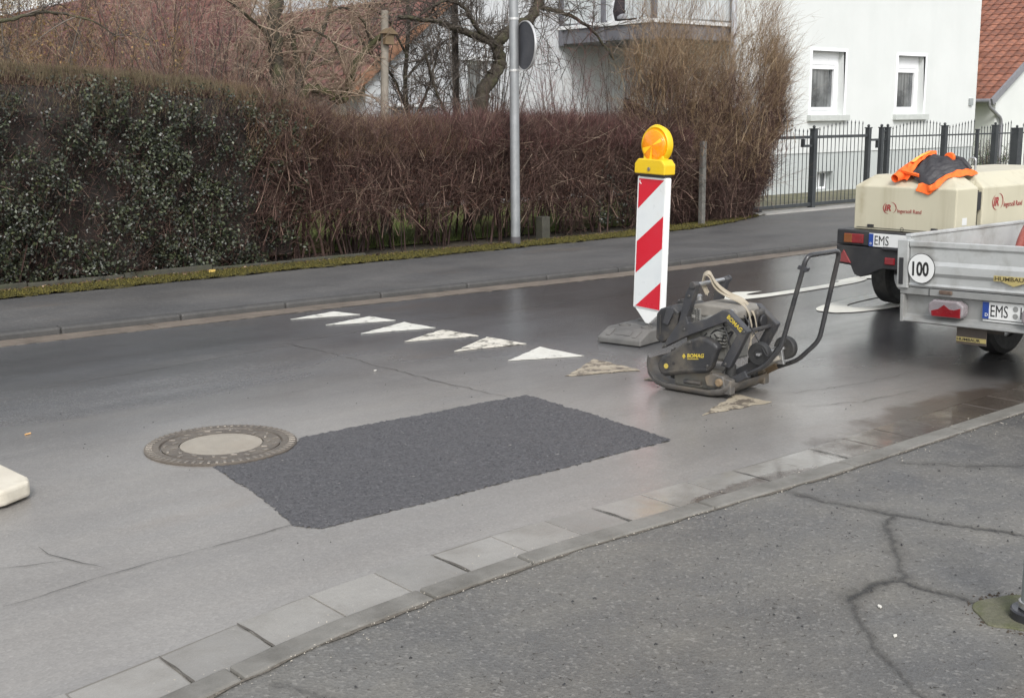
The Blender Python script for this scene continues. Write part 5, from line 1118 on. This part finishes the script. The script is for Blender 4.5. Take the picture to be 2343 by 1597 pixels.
# ------------------------------------------------------------------ hedges, shrubs, trees
def twigmat(name, cols, rough=.75):
    n = NT(name); r_ = n.island(); c = n.mix(n.rng(r_, 0, .5), cols[0], cols[1]); c = n.mix(n.rng(r_, .55, 1.0), c, cols[2]); n.base(c); n.rough(rough); n.spec(.35); return n.m
def leafmat(name, cols, rough=.3, spec=.6):
    n = NT(name); r_ = n.island(); c = n.mix(n.rng(r_, 0, .6), cols[0], cols[1]); c = n.mix(n.rng(r_, .8, 1.0), c, cols[2]); n.base(c); n.rough(rough); n.spec(spec); return n.m
TW_DARK = twigmat('dark_twig', ((.015, .008, .007), (.038, .021, .018), (.10, .062, .05)))
TW_MID = twigmat('brown_twig', ((.042, .021, .018), (.088, .047, .039), (.24, .16, .125)))
TW_RED = twigmat('red_twig', ((.085, .03, .033), (.17, .068, .068), (.32, .18, .165)))
TW_TAN = twigmat('tan_twig', ((.13, .082, .045), (.24, .16, .09), (.42, .32, .21)))
TW_GREY = twigmat('grey_twig', ((.035, .028, .024), (.075, .062, .052), (.17, .145, .125)))
TW_PALE = twigmat('pale_shoot', ((.17, .12, .085), (.27, .20, .145), (.42, .33, .25)))
LF_EVER = leafmat('evergreen_leaf', ((.009, .012, .008), (.022, .027, .016), (.055, .06, .03)), .38, .5)
LF_OLIVE = leafmat('olive_leaf', ((.09, .062, .02), (.18, .115, .035), (.30, .17, .05)), .6)
LF_DEAD = leafmat('dead_leaf_litter', ((.05, .025, .015), (.12, .065, .035), (.35, .26, .17)), .7)
LF_RUST = leafmat('rust_leaf', ((.06, .022, .016), (.12, .045, .03), (.19, .09, .05)), .6)
M_CORE = pm('hedge_shade', (.012, .009, .008), (.022, .016, .013), .95, 8)  # near-black colour stands in for the shade deep inside the hedges

def bulge(x, z): return .08*np.sin(2.1*x + 1.3*z) + .075*np.sin(4.7*x - 3.1*z + 1) + .05*np.sin(9.1*x + 7.7*z) + .03*np.sin(17*x - 11*z)
def clump(x, y, z): return (np.sin(3.3*x + 1.7*z) + np.sin(5.9*x - 4.3*z + 2*y) + np.sin(11*z + 7.7*x + 3*y) + np.sin(17*x - 13*z))/4
hx = [1.0, 4.1, 5.3, 6.4, 6.9, 7.4, 8.0, 8.7, 9.6, 10.4, 12.0, 13.3, 17]; hzt = [2.27, 2.24, 2.19, 2.11, 2.02, 1.90, 1.75, 1.63, 1.67, 1.72, 1.69, 1.66, 1.7]
def htop(x): return np.interp(x, hx, hzt)
def hedge_points(n_, x0, x1, zmin, top_share=.25, depth=.09, yf=12.36):
    nt_ = int(n_*top_share); nf_ = n_ - nt_
    x = rng.uniform(x0, x1, nf_); tp = htop(x); z = zmin + (tp-.04-zmin)*rng.uniform(0, 1, nf_)
    k = np.clip((z - (tp-.38))/.38, 0, 1); y = yf + bulge(x, z) + .42*k**2.2; d = rng.exponential(depth, nf_)
    P = np.stack([x, y + d, z - d*k*.6], 1); N = np.stack([np.zeros(nf_), -1 + .7*k, .25 + .9*k], 1)
    x = rng.uniform(x0, x1, nt_); y = rng.uniform(yf+.42, yf+1.3, nt_); z = htop(x) - .10*np.clip((13.05-y)/.3, 0, 1)**2 + .02*np.sin(9*x+3*y) - rng.exponential(depth*.6, nt_)
    P2 = np.stack([x, y, z], 1); N2 = np.tile([[0, -.25, 1.0]], (nt_, 1))
    return np.concatenate([P, P2]), np.concatenate([N, N2])
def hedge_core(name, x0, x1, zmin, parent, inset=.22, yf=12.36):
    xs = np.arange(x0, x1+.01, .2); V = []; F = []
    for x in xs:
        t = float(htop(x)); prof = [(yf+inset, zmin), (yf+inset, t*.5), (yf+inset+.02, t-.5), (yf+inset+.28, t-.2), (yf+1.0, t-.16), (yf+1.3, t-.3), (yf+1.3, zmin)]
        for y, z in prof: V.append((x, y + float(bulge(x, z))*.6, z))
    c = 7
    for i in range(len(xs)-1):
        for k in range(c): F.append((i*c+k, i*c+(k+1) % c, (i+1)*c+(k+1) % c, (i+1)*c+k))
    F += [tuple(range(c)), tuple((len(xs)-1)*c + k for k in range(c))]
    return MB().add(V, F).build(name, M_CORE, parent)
def forked(P, D, L, RAD, n1=4, n2=2):
    D = unit(D); n_ = len(P); B = rvec(n_, .18); A = [twig_arrays(P, D, L, RAD, B, 3, 4)]
    i = np.repeat(np.arange(n_), n1); t = rng.uniform(.3, .95, len(i)); Q = P[i] + D[i]*(L[i]*t)[:, None] + B[i]*(L[i]*t*t)[:, None]; D2 = unit(D[i] + rvec(len(i), .5)); L2 = L[i]*rng.uniform(.3, .65, len(i))
    A.append(twig_arrays(Q, D2, L2, RAD[i]*.55, rvec(len(i), .2), 2)); j = np.repeat(np.arange(len(i)), n2); t = rng.uniform(.2, .95, len(j))
    A.append(twig_arrays(Q[j] + D2[j]*(L2[j]*t)[:, None], D2[j] + rvec(len(j), .6), L2[j]*rng.uniform(.3, .7, len(j)), .0016, None, 1)); return join_arrays(A)
def stuff(o, label=None): o['kind'] = 'stuff'; return o

# evergreen hedge
eh = empty('evergreen_hedge', (0, 0, 0), 0, 'tall clipped dark evergreen hedge with glossy leaves at the left', 'hedge')
hedge_core('shade_core', 2.4, 7.2, .12, eh)  # solid core added to stop light passing through the hedge
P, N = hedge_points(100000, 2.6, 7.35, .07, .16, .11)
cl = clump(P[:, 0], P[:, 1], P[:, 2]); up = np.clip((P[:, 2] - 1.75)/.35, 0, 1)
keep = rng.uniform(size=len(P)) < np.clip(.5 + 1.1*cl, .06, 1)*(1-.55*up)*np.clip((7.35-P[:, 0])/.9, .04, 1); P, N = P[keep], N[keep]
V, F = leaf_arrays(P, N + rvec(len(P), .8), rng.uniform(.018, .044, len(P)), .62); stuff(np_mesh('foliage', V, F, LF_EVER, eh))
P, N = hedge_points(9000, 2.6, 7.3, .07, .1, .02); k = clump(P[:, 0], P[:, 1], P[:, 2]) > .05; P, N = P[k], N[k]
V, F = leaf_arrays(P, N + rvec(len(P), .6), rng.uniform(.032, .052, len(P)), .6); stuff(np_mesh('outer_leaves', V, F, leafmat('young_leaf', ((.022, .03, .014), (.045, .055, .026), (.085, .095, .045)), .42, .45), eh))
P, N = hedge_points(20000, 2.6, 7.6, .08, .45, .07)
D = N + rvec(len(P), .6); D[:, 2] += .5; V, F = twig_arrays(P - unit(D)*.08, D, rng.uniform(.06, .2, len(P)), rng.uniform(.0016, .0028, len(P)), rvec(len(P), .15), 1); stuff(np_mesh('twigs', V, F, TW_MID, eh))
P, N = hedge_points(15000, 2.6, 7.2, 1.75, .9, .02)
D = N*.6 + rvec(len(P), .35); D[:, 2] += .9; V, F = twig_arrays(P - unit(D)*.05, D, rng.uniform(.06, .14, len(P)), .0018, None, 1); stuff(np_mesh('top_shoots', V, F, twigmat('olive_shoot', ((.08, .065, .035), (.15, .12, .065), (.28, .24, .15))), eh))
nst = 60; xs = rng.uniform(2.8, 7.2, nst); V, F = twig_arrays(np.stack([xs, rng.uniform(12.5, 12.9, nst), np.zeros(nst)+.03], 1), rvec(nst, .15) + [0, 0, 1], rng.uniform(.4, .8, nst), rng.uniform(.008, .018, nst), rvec(nst, .1), 2, 5); stuff(np_mesh('stems', V, F, TW_DARK, eh))

# brown deciduous hedge
bh = empty('brown_hedge', (0, 0, 0), 0, 'leafless reddish brown hedge between the evergreen hedge and the tall bush', 'hedge')
hedge_core('shade_core', 6.6, 13.6, .62, bh, .26)  # added dark solid, blocks light behind the twigs
def brush(n_, x0, x1, zmin, top, depth, ln, rad, m, name, parent, upw=.5, spread=.7, back=.12, thin=None, seg=1):
    P, N = hedge_points(n_, x0, x1, zmin, top, depth); D = N*.7 + rvec(len(P), spread); D[:, 2] += upw
    if thin is not None: k = rng.uniform(size=len(P)) < thin(P); P, D = P[k], D[k]
    V, F = twig_arrays(P - unit(D)*back, D, rng.uniform(*ln, len(P)), rng.uniform(*rad, len(P)), rvec(len(P), .2), seg); return stuff(np_mesh(name, V, F, m, parent))
lowthin = lambda P: np.clip((P[:, 2] - .36 - .15*np.sin(5.3*P[:, 0]) - .06*np.sin(13*P[:, 0]))/.25 + .03 + .6*np.clip((P[:, 0]-10.2)/1.0, 0, 1), 0, 1)*np.clip((P[:, 0]-6.5)/.8, .1, 1)
brush(22000, 6.6, 13.8, .06, .12, .14, (.12, .34), (.0018, .0038), TW_DARK, 'inner_twigs', bh, .4, .8, .14, lowthin)
brush(9000, 6.6, 13.8, .08, .15, .06, (.10, .28), (.0016, .003), TW_MID, 'outer_twigs', bh, .5, .8, .14, lowthin)
brush(9000, 6.6, 9.6, 1.25, .7, .03, (.07, .2), (.0015, .0024), TW_TAN, 'tan_top_shoots', bh, .9, .35, .08)
brush(11000, 8.6, 13.8, 1.3, .6, .03, (.07, .2), (.0015, .0024), TW_RED, 'red_top_shoots', bh, .9, .4, .08)
P, N = hedge_points(13000, 7.0, 13.6, .5, .1, .10); V, F = leaf_arrays(P, N + rvec(len(P), .9), rng.uniform(.015, .03, len(P)), .6); stuff(np_mesh('withered_leaves', V, F, LF_RUST, bh))
brush(420, 6.8, 13.6, .42, .02, .02, (.25, .8), (.0025, .0045), TW_PALE, 'stray_twigs', bh, .3, .9, .25, None, 3)
P, N = hedge_points(2600, 6.7, 13.7, .52, .06, .13); D = N*.45 + rvec(len(P), .5); D[:, 2] += .9
stuff(np_mesh('forked_branches', *forked(P - unit(D)*.3, D, rng.uniform(.3, .6, len(P)), rng.uniform(.0035, .0065, len(P))), TW_MID, bh))
nst = 150; xs = rng.uniform(6.9, 13.4, nst); xs = xs + .12*np.sin(xs*9)
V, F = twig_arrays(np.stack([xs, rng.uniform(12.5, 13.3, nst), np.zeros(nst)+.03], 1), rvec(nst, .14) + [0, 0, 1], rng.uniform(.5, .9, nst), rng.uniform(.006, .02, nst), rvec(nst, .12), 3, 5, .4); stuff(np_mesh('stems', V, F, TW_DARK, bh))
P, N = hedge_points(2600, 11.9, 12.9, .15, .0, .04); k = (np.hypot(P[:, 0]-12.35, (P[:, 2]-.62)*.8) < .42) ; P, N = P[k], N[k]
V, F = leaf_arrays(P, N + rvec(len(P), .7), rng.uniform(.025, .045, len(P)), .6); stuff(np_mesh('green_sprig', V, F, LF_EVER, bh))

# tall unclipped bush at the gate
tb = empty('tall_bush', (14.8, 12.9, 0), 0, 'tall leafless bush with upright tan shoots beside the gate', 'bush')
def bush_points(n_, zlo, zhi, power=1.0):
    z = zlo + (zhi-zlo)*rng.uniform(0, 1, n_)**power
    xl = np.interp(z, [0, 1.3, 1.8, 2.6, 3.3], [13.5, 13.4, 13.0, 12.85, 13.5]); xr = np.interp(z, [0, .8, 1.5, 2.2, 2.8, 3.5], [15.75, 15.95, 16.35, 16.6, 16.5, 16.2])
    u = rng.beta(.85, .8, n_); x = xl + (xr-xl)*u + rng.normal(0, .07, n_) + .10*np.sin(7*z + 3*u); bw = np.sqrt(np.clip(1 - ((u-.5)*2)**4, .05, 1))
    y = 12.85 - bw*rng.uniform(.0, .62, n_)**.8 * np.interp(z, [0, 1, 3.3], [.75, 1, .7]) + .06*np.sin(5*x + 3*z)
    k_ = rng.uniform(size=n_) < np.where(z > 1.2, np.clip(.62 + 1.0*clump(x*.8, y, z*.55), .1, 1), 1.0)
    return np.stack([x, y, z], 1)[k_], ((u-.5)*2)[k_]
def bush_brush(n_, zlo, zhi, ln, rad, m, name, upw=1.2, spread=.45, power=1.0, seg=1):
    P, u = bush_points(n_, zlo, zhi, power); n_ = len(P); D = rvec(n_, spread); D[:, 2] += upw; D[:, 0] += .55*u*np.abs(u); D[:, 1] -= .3
    V, F = twig_arrays(P - unit(D)*.12 - [14.8, 12.9, 0], D, rng.uniform(*ln, n_), rng.uniform(*rad, n_), rvec(n_, .18), seg); return stuff(np_mesh(name, V, F, m, tb))
bush_brush(13000, .08, 1.8, (.12, .36), (.0018, .0032), TW_DARK, 'inner_twigs', .5, .8)
bush_brush(5500, .15, 2.4, (.12, .36), (.0018, .0032), TW_MID, 'outer_twigs', .7, .85)
bush_brush(6500, .65, 2.7, (.14, .42), (.0015, .0026), TW_TAN, 'tan_shoots', 1.1, .65, .72)
bush_brush(1500, 2.0, 3.5, (.3, .9), (.0016, .003), TW_PALE, 'top_shoots', 1.5, .5, 1.2, 3)
bush_brush(1300, 2.0, 3.5, (.2, .7), (.0016, .003), TW_TAN, 'tan_top_shoots', 1.2, .6, 1.2, 2)
for m_, nm_, n_, z0_, z1_ in ((TW_MID, 'forked_branches', 1500, .3, 2.3), (TW_TAN, 'tan_branches', 1500, 1.0, 2.9)):
    P, u = bush_points(n_, z0_, z1_); n_ = len(P); D = rvec(n_, .33); D[:, 2] += 1.2; D[:, 0] += .5*u*np.abs(u); D[:, 1] -= .2
    stuff(np_mesh(nm_, *forked(P - unit(D)*.35 - [14.8, 12.9, 0], D, rng.uniform(.35, .75, n_), rng.uniform(.0032, .006, n_)), m_, tb))
bush_brush(240, .3, 2.2, (.4, .9), (.0025, .004), TW_PALE, 'stray_twigs', .3, .8, 1.0, 3)
nst = 150; V, F = twig_arrays(np.stack([rng.uniform(-1.5, 1.1, nst), rng.uniform(-.2, .35, nst), np.zeros(nst)+.03], 1), rvec(nst, .12) + [0, 0, 1], rng.uniform(1.4, 2.5, nst), rng.uniform(.007, .014, nst), rvec(nst, .04), 4, 5); stuff(np_mesh('stems', V, F, TW_GREY, tb))
xs = np.arange(-1.35, 1.05, .2); V = []; F = []
for x in xs:
    for y, z in ((.05, .25), (.0, 1.2), (.12, 1.75), (.4, 1.85), (.45, .25)): V.append((x, y + .08*math.sin(4*x+3*z), z + .15*math.sin(3*x)))
for i in range(len(xs)-1):
    for k in range(5): F.append((i*5+k, i*5+(k+1) % 5, (i+1)*5+(k+1) % 5, (i+1)*5+k))
F += [tuple(range(5)), tuple((len(xs)-1)*5+k for k in range(5))]
MB().add(V, F).build('shade_core', M_CORE, tb)  # solid dark body added inside the bush in place of inner shade

# garden shrubs behind the hedge
def shrub(name, label, base, n_stem, h, spread, m, per=22, tl=(.15, .5), up=1.0, leaf=None, nleaf=0, lean=(0, 0), trad=.0022, group='garden shrubs behind the hedge', cat='shrub', srad=.012):
    e = empty(name, (base[0], base[1], .05), 0, label, cat, group)
    a = rng.uniform(0, 6.28, n_stem); r0 = rng.uniform(0, .3, n_stem)*spread; D = np.stack([np.cos(a)*spread*.3 + lean[0], np.sin(a)*spread*.3 + lean[1], np.full(n_stem, up)], 1) + rvec(n_stem, .10)
    D = unit(D); L = h*rng.uniform(.6, 1.08, n_stem); P = np.stack([np.cos(a)*r0, np.sin(a)*r0, np.zeros(n_stem)], 1); B = rvec(n_stem, .09)
    V, F = twig_arrays(P, D, L, rng.uniform(.6, 1.3, n_stem)*srad, B, 4, 5, .85); stuff(np_mesh('stems', V, F, TW_GREY, e))
    i = np.repeat(np.arange(n_stem), per); t = rng.uniform(.18, 1.0, len(i)); Q = P[i] + D[i]*(L[i]*t)[:, None] + B[i]*(L[i]*t*t)[:, None]
    D2 = D[i] + rvec(len(i), .55); L2 = rng.uniform(*tl, len(i))*(1.15-.5*t); V1 = twig_arrays(Q, D2, L2, trad*1.3, rvec(len(i), .2), 2)
    j = np.repeat(np.arange(len(i)), 3); t2 = rng.uniform(.2, 1, len(j)); Q2 = Q[j] + unit(D2)[j]*(L2[j]*t2)[:, None]; D3 = D2[j] + rvec(len(j), .6); V2 = twig_arrays(Q2, D3, L2[j]*rng.uniform(.25, .6, len(j)), trad*.8, None, 1)
    V, F = join_arrays([V1, V2]); stuff(np_mesh('twigs', V, F, m, e))
    if leaf is not None:
        k = rng.integers(0, len(Q2), nleaf); V, F = leaf_arrays(Q2[k] + rvec(nleaf, .05), rvec(nleaf), rng.uniform(.02, .045, nleaf), .6); stuff(np_mesh('leaves', V, F, leaf, e))
    return e
sh = [
 ('bushy_shrub', 'olive brown shrub at the far left behind the hedge', (4.6, 15.0), 60, 2.9, 1.3, TW_TAN, LF_OLIVE, 3500),
 ('bushy_shrub', 'orange brown shrub second from the left behind the hedge', (6.1, 15.6), 65, 3.3, 1.3, TW_TAN, LF_OLIVE, 3000),
 ('bushy_shrub', 'reddish twiggy shrub behind the middle of the dark hedge', (7.3, 16.0), 75, 3.9, 1.15, TW_RED, None, 0),
 ('bushy_shrub', 'pale twiggy shrub with long upright shoots left of the bare tree', (7.7, 15.0), 70, 3.8, 1.0, TW_PALE, None, 0),
 ('bushy_shrub', 'low brown shrub just over the hedge left of the bare tree', (6.7, 14.5), 55, 2.5, 1.1, TW_MID, None, 0),
 ('bushy_shrub', 'dense brown shrub deep in the garden at the far left', (5.4, 18.2), 80, 4.6, 1.5, TW_MID, LF_OLIVE, 4000),
 ('bushy_shrub', 'rust coloured shrub deep in the garden behind the pale shoots', (8.4, 19.0), 80, 4.8, 1.5, TW_RED, LF_RUST, 2500),
 ('bushy_shrub', 'tall brown shrub at the back of the garden', (7.0, 21.5), 90, 5.6, 1.6, TW_TAN, LF_OLIVE, 5000),
 ('bushy_shrub', 'golden brown thicket at the left edge behind the arching branches', (3.9, 17.2), 90, 4.2, 1.5, TW_TAN, LF_OLIVE, 12000),
 ('bushy_shrub', 'tall rust brown thicket at the left edge far back', (4.4, 20.0), 100, 5.0, 1.7, TW_MID, LF_RUST, 12000),
 ('bushy_shrub', 'dark brown thicket furthest left at the back of the garden', (4.9, 23.0), 110, 5.0, 1.9, TW_MID, LF_RUST, 9000),
 ('bushy_shrub', 'broad olive thicket at the very back of the garden', (7.6, 26.5), 120, 5.6, 2.0, TW_TAN, LF_OLIVE, 10000),
 ('bushy_shrub', 'grey brown thicket at the back left of the garden', (9.4, 24.0), 90, 5.2, 1.7, TW_MID, LF_RUST, 4000)]
for nm, lb, bs, ns_, h, sp, m, lf, nl in sh: shrub(nm, lb, bs, ns_, h, sp, m, 22 if bs[1] < 17 else 28, (.2, .6), 1.0, lf, nl)
shrub('upright_shrub', 'sheaf of thin upright grey shoots behind the gnarled tree', (12.9, 16.0), 70, 4.4, .75, TW_GREY, 7, (.15, .45), 1.6, srad=.009)
shrub('upright_shrub', 'thin reddish shoots between the steel post and the tall bush', (13.7, 15.0), 44, 3.2, .9, TW_RED, 16, (.15, .45), 1.3, srad=.007)
shrub('upright_shrub', 'grey shoots growing in front of the balcony', (14.8, 14.6), 34, 4.0, .9, TW_MID, 16, (.2, .5), 1.5, srad=.009)
shrub('upright_shrub', 'thin dark shoots before the white gable wall', (11.6, 16.4), 30, 3.4, .9, TW_GREY, 12, (.15, .4), 1.3, srad=.008)
shrub('green_shrub', 'small green shrub behind the fence at the right edge', (26.3, 14.3), 40, .95, .8, TW_MID, 12, (.1, .25), 1.0, leafmat('green_leaf', ((.03, .06, .015), (.06, .10, .03), (.12, .16, .06)), .4), 1800)

# bare trees
M_BARK = pm('lichen_bark', (.035, .028, .022), (.075, .062, .046), .9, 12, .9, 40, dirt=(.11, .115, .05), dscale=7, damt=.55, bdist=.03)
M_BARKM = pm('mossy_bark', (.04, .036, .02), (.07, .07, .028), .9, 9, .9, 40, dirt=(.11, .13, .02), dscale=4, damt=.9, bdist=.03)
def smooth_pts(pts, n_=5):
    p = [Vector(q) for q in pts]; out = []
    for i in range(len(p)-1):
        a, b_, c, d = p[max(i-1, 0)], p[i], p[i+1], p[min(i+2, len(p)-1)]
        for k in range(n_):
            t = k/n_; out.append(.5*((2*b_) + (c-a)*t + (2*a-5*b_+4*c-d)*t*t + (3*b_-a-3*c+d)*t**3))
    out.append(p[-1]); return out
def tree(name, label, base, limbs, n2, l2, m_tw, cat='tree', up=.4, droop=0.0, per3=6):
    e = empty(name, base, 0, label, cat); bx, by, bz = base; Ps = []; Ds = []; LL = []
    for li, (pts, r0, r1, mat_) in enumerate(limbs):
        q = smooth_pts([(p[0]-bx, p[1]-by, p[2]-bz) for p in pts]); n_ = len(q); rad = [r0 + (r1-r0)*i/(n_-1) for i in range(n_)]
        rad = [r_*(1 + .16*math.sin(3.1*i + li)) for i, r_ in enumerate(rad)]
        q = [p + Vector((random.uniform(-1, 1), random.uniform(-1, 1), random.uniform(-1, 1)))*min(.02, rad[i]*.4) for i, p in enumerate(q)]
        MB().tube(q, rad, 10).build('trunk' if li == 0 else 'limb', mat_, e, 0, 80)
        ln = sum((q[i+1]-q[i]).length for i in range(n_-1))
        for _ in range(int(n2*ln*(1.0 if li else .35))):
            i = random.randint(n_//4 if li == 0 else 0, n_-2); Ps.append(q[i].lerp(q[i+1], random.random())); t = (q[i+1]-q[i]).normalized(); Ds.append(t*.35)
            LL.append(random.uniform(*l2))
    Ps = np.array([p[:] for p in Ps]); Ds = np.array([d[:] for d in Ds]) + rvec(len(Ps), .6); Ds[:, 2] += up; Ds[:, 1] *= .7; Ds = unit(Ds); LL = np.array(LL); B = rvec(len(Ps), .22); B[:, 2] -= droop
    A = [twig_arrays(Ps, Ds, LL, .009, B, 4, 4, .7)]
    i = np.repeat(np.arange(len(Ps)), per3); t = rng.uniform(.2, 1, len(i)); Q = Ps[i] + Ds[i]*(LL[i]*t)[:, None] + B[i]*(LL[i]*t*t)[:, None]; D = Ds[i] + rvec(len(i), .65); L3 = LL[i]*rng.uniform(.25, .55, len(i)); B3 = rvec(len(i), .25)
    A.append(twig_arrays(Q, D, L3, .0045, B3, 3, 3, .6)); j = np.repeat(np.arange(len(i)), 4); t = rng.uniform(.15, 1, len(j)); Q4 = Q[j] + unit(D)[j]*(L3[j]*t)[:, None] + B3[j]*(L3[j]*t*t)[:, None]
    A.append(twig_arrays(Q4, D[j] + rvec(len(j), .8), rng.uniform(.04, .16, len(j)), .0028, None, 1, 3, .4))
    V, F = join_arrays(A); stuff(np_mesh('crown', V, F, m_tw, e)); return e
Y = 14.9
tree('gnarled_tree', 'gnarled bare fruit tree with a long limb reaching left behind the steel post', (11.75, Y, .05), [
  ([(11.75, Y, .05), (11.85, Y, 1.0), (11.92, Y, 1.8), (11.98, Y, 2.1), (12.15, Y, 2.3), (12.3, Y, 2.5), (12.28, Y, 2.8), (12.5, Y, 3.0), (12.85, Y, 3.15), (13.1, Y, 3.45), (13.3, Y, 4.0)], .13, .07, M_BARK),
  ([(12.3, Y, 2.6), (12.22, Y, 2.78), (11.9, Y-.1, 2.86), (11.4, Y-.2, 2.95), (11.05, Y-.2, 3.05), (10.7, Y-.25, 3.08), (10.2, Y-.3, 3.1)], .075, .025, M_BARK),
  ([(12.2, Y, 2.8), (11.7, Y-.2, 3.0), (11.35, Y-.3, 3.3), (11.0, Y-.3, 3.35), (10.6, Y-.3, 3.15)], .04, .014, M_BARK),
  ([(13.1, Y, 3.4), (13.5, Y-.2, 3.3), (14.0, Y-.3, 3.05), (14.5, Y-.3, 2.6)], .04, .014, M_BARK),
  ([(11.7, Y-.1, 1.0), (11.2, Y-.2, 1.6), (10.9, Y-.2, 2.1), (10.75, Y-.2, 2.6)], .03, .012, M_BARK)], 22, (.35, .95), TW_GREY, up=.25, droop=.12)
Y = 14.6
tree('mossy_tree', 'bare two-stemmed tree with a mossy low limb behind the hedge', (8.25, Y, .05), [
  ([(8.25, Y, .05), (8.24, Y, 1.2), (8.22, Y, 2.0), (8.2, Y, 2.7), (8.28, Y, 3.3), (8.35, Y, 4.3)], .115, .085, M_BARK),
  ([(8.35, Y, 1.6), (8.5, Y-.05, 2.0), (8.5, Y-.05, 2.5), (8.42, Y-.1, 2.9)], .06, .03, M_BARK),
  ([(8.4, Y, 1.7), (8.62, Y-.1, 2.08), (8.85, Y-.15, 2.03), (9.08, Y-.2, 1.93), (9.2, Y-.2, 2.1), (9.35, Y-.2, 2.45), (9.6, Y-.2, 2.7), (9.95, Y-.2, 2.85)], .07, .04, M_BARKM),
  ([(8.24, Y, 2.4), (8.0, Y-.2, 2.75), (7.7, Y-.3, 2.95), (7.3, Y-.35, 3.2)], .035, .014, M_BARK),
  ([(8.3, Y, 2.7), (8.6, Y-.2, 2.85), (8.9, Y-.3, 2.7), (9.05, Y-.3, 2.45)], .026, .010, M_BARK),
  ([(9.6, Y-.2, 2.7), (9.4, Y-.3, 3.0), (9.1, Y-.3, 3.15), (8.8, Y-.3, 3.0)], .022, .010, M_BARK)], 20, (.3, .85), TW_PALE, up=.3, droop=.1)
Y = 14.4
tree('arching_tree', 'dark arching bare branches over the hedge at the far left', (3.9, Y, .05), [
  ([(3.9, Y, .05), (4.0, Y, 1.6), (4.15, Y, 2.4), (4.35, Y, 2.72), (4.7, Y-.1, 2.8), (5.1, Y-.1, 2.9), (5.4, Y-.1, 2.88), (5.7, Y-.15, 2.8), (5.9, Y-.15, 2.65)], .04, .005, M_BARK),
  ([(4.05, Y, 2.0), (3.9, Y, 2.8), (4.0, Y-.1, 3.5), (4.4, Y-.1, 3.8)], .03, .014, M_BARK)], 8, (.3, .8), TW_GREY, up=.3, droop=.15)
Y = 15.4
tree('slender_tree', 'slender bare tree with tangled twigs before the white gable', (10.9, Y, .05), [
  ([(10.9, Y, .05), (10.95, Y, 1.2), (10.85, Y, 2.2), (10.95, Y, 3.2), (10.8, Y, 4.4)], .05, .02, M_BARK),
  ([(10.9, Y, 1.5), (11.2, Y-.1, 2.1), (11.45, Y-.1, 2.8)], .024, .01, M_BARK), ([(10.88, Y, 1.8), (10.55, Y-.1, 2.3), (10.2, Y-.1, 2.6), (9.9, Y, 3.1)], .026, .01, M_BARK),
  ([(10.9, Y, 2.3), (11.3, Y-.1, 2.7), (11.7, Y-.1, 2.9)], .02, .01, M_BARK), ([(10.9, Y, 2.6), (10.5, Y-.1, 3.1), (10.1, Y-.1, 3.3)], .02, .01, M_BARK)], 16, (.3, .8), TW_GREY, up=.2, droop=.1)
Y = 15.8
tree('leaning_tree', 'leaning bare tree between the mossy tree and the wooden post', (8.9, Y, .05), [
  ([(8.9, Y, .05), (9.0, Y, 1.2), (9.3, Y, 2.2), (9.7, Y, 3.0), (10.0, Y, 3.8)], .06, .025, M_BARK),
  ([(9.2, Y, 1.9), (8.9, Y-.1, 2.5), (8.8, Y-.1, 3.2)], .03, .012, M_BARK), ([(9.4, Y, 2.4), (9.9, Y-.1, 2.6), (10.4, Y-.1, 2.9)], .026, .01, M_BARK), ([(9.1, Y, 1.6), (8.7, Y-.1, 2.2), (8.2, Y-.1, 2.7)], .026, .01, M_BARK)], 16, (.3, .85), TW_PALE, up=.25, droop=.12)
# leaf litter under the hedge, grass blades on the lawn
n_ = 1500; xs = rng.uniform(3, 14, n_); P = np.stack([xs, 12.21 - np.abs(rng.normal(0, .09, n_)), np.full(n_, .075)], 1); V, F = leaf_arrays(P, rvec(n_, .4) + [0, 0, 1], rng.uniform(.015, .045, n_), .6)
o = np_mesh('leaf_litter', V, F, LF_DEAD); tag(o, 'brown leaf litter along the hedge foot', 'leaf litter', kind='stuff')
n_ = 14000; P = np.stack([rng.uniform(5.5, 14, n_), 13.0 + rng.exponential(2.0, n_), np.full(n_, .06)], 1); V, F = twig_arrays(P, rvec(n_, .35) + [0, 0, 1], rng.uniform(.05, .13, n_), .004, rvec(n_, .3), 1, 3, .9)
o = np_mesh('lawn_grass', V, F, leafmat('grass_blade', ((.07, .11, .02), (.12, .16, .035), (.2, .22, .08)), .6)); tag(o, 'green lawn grass seen through the hedge foot', 'grass', kind='stuff')
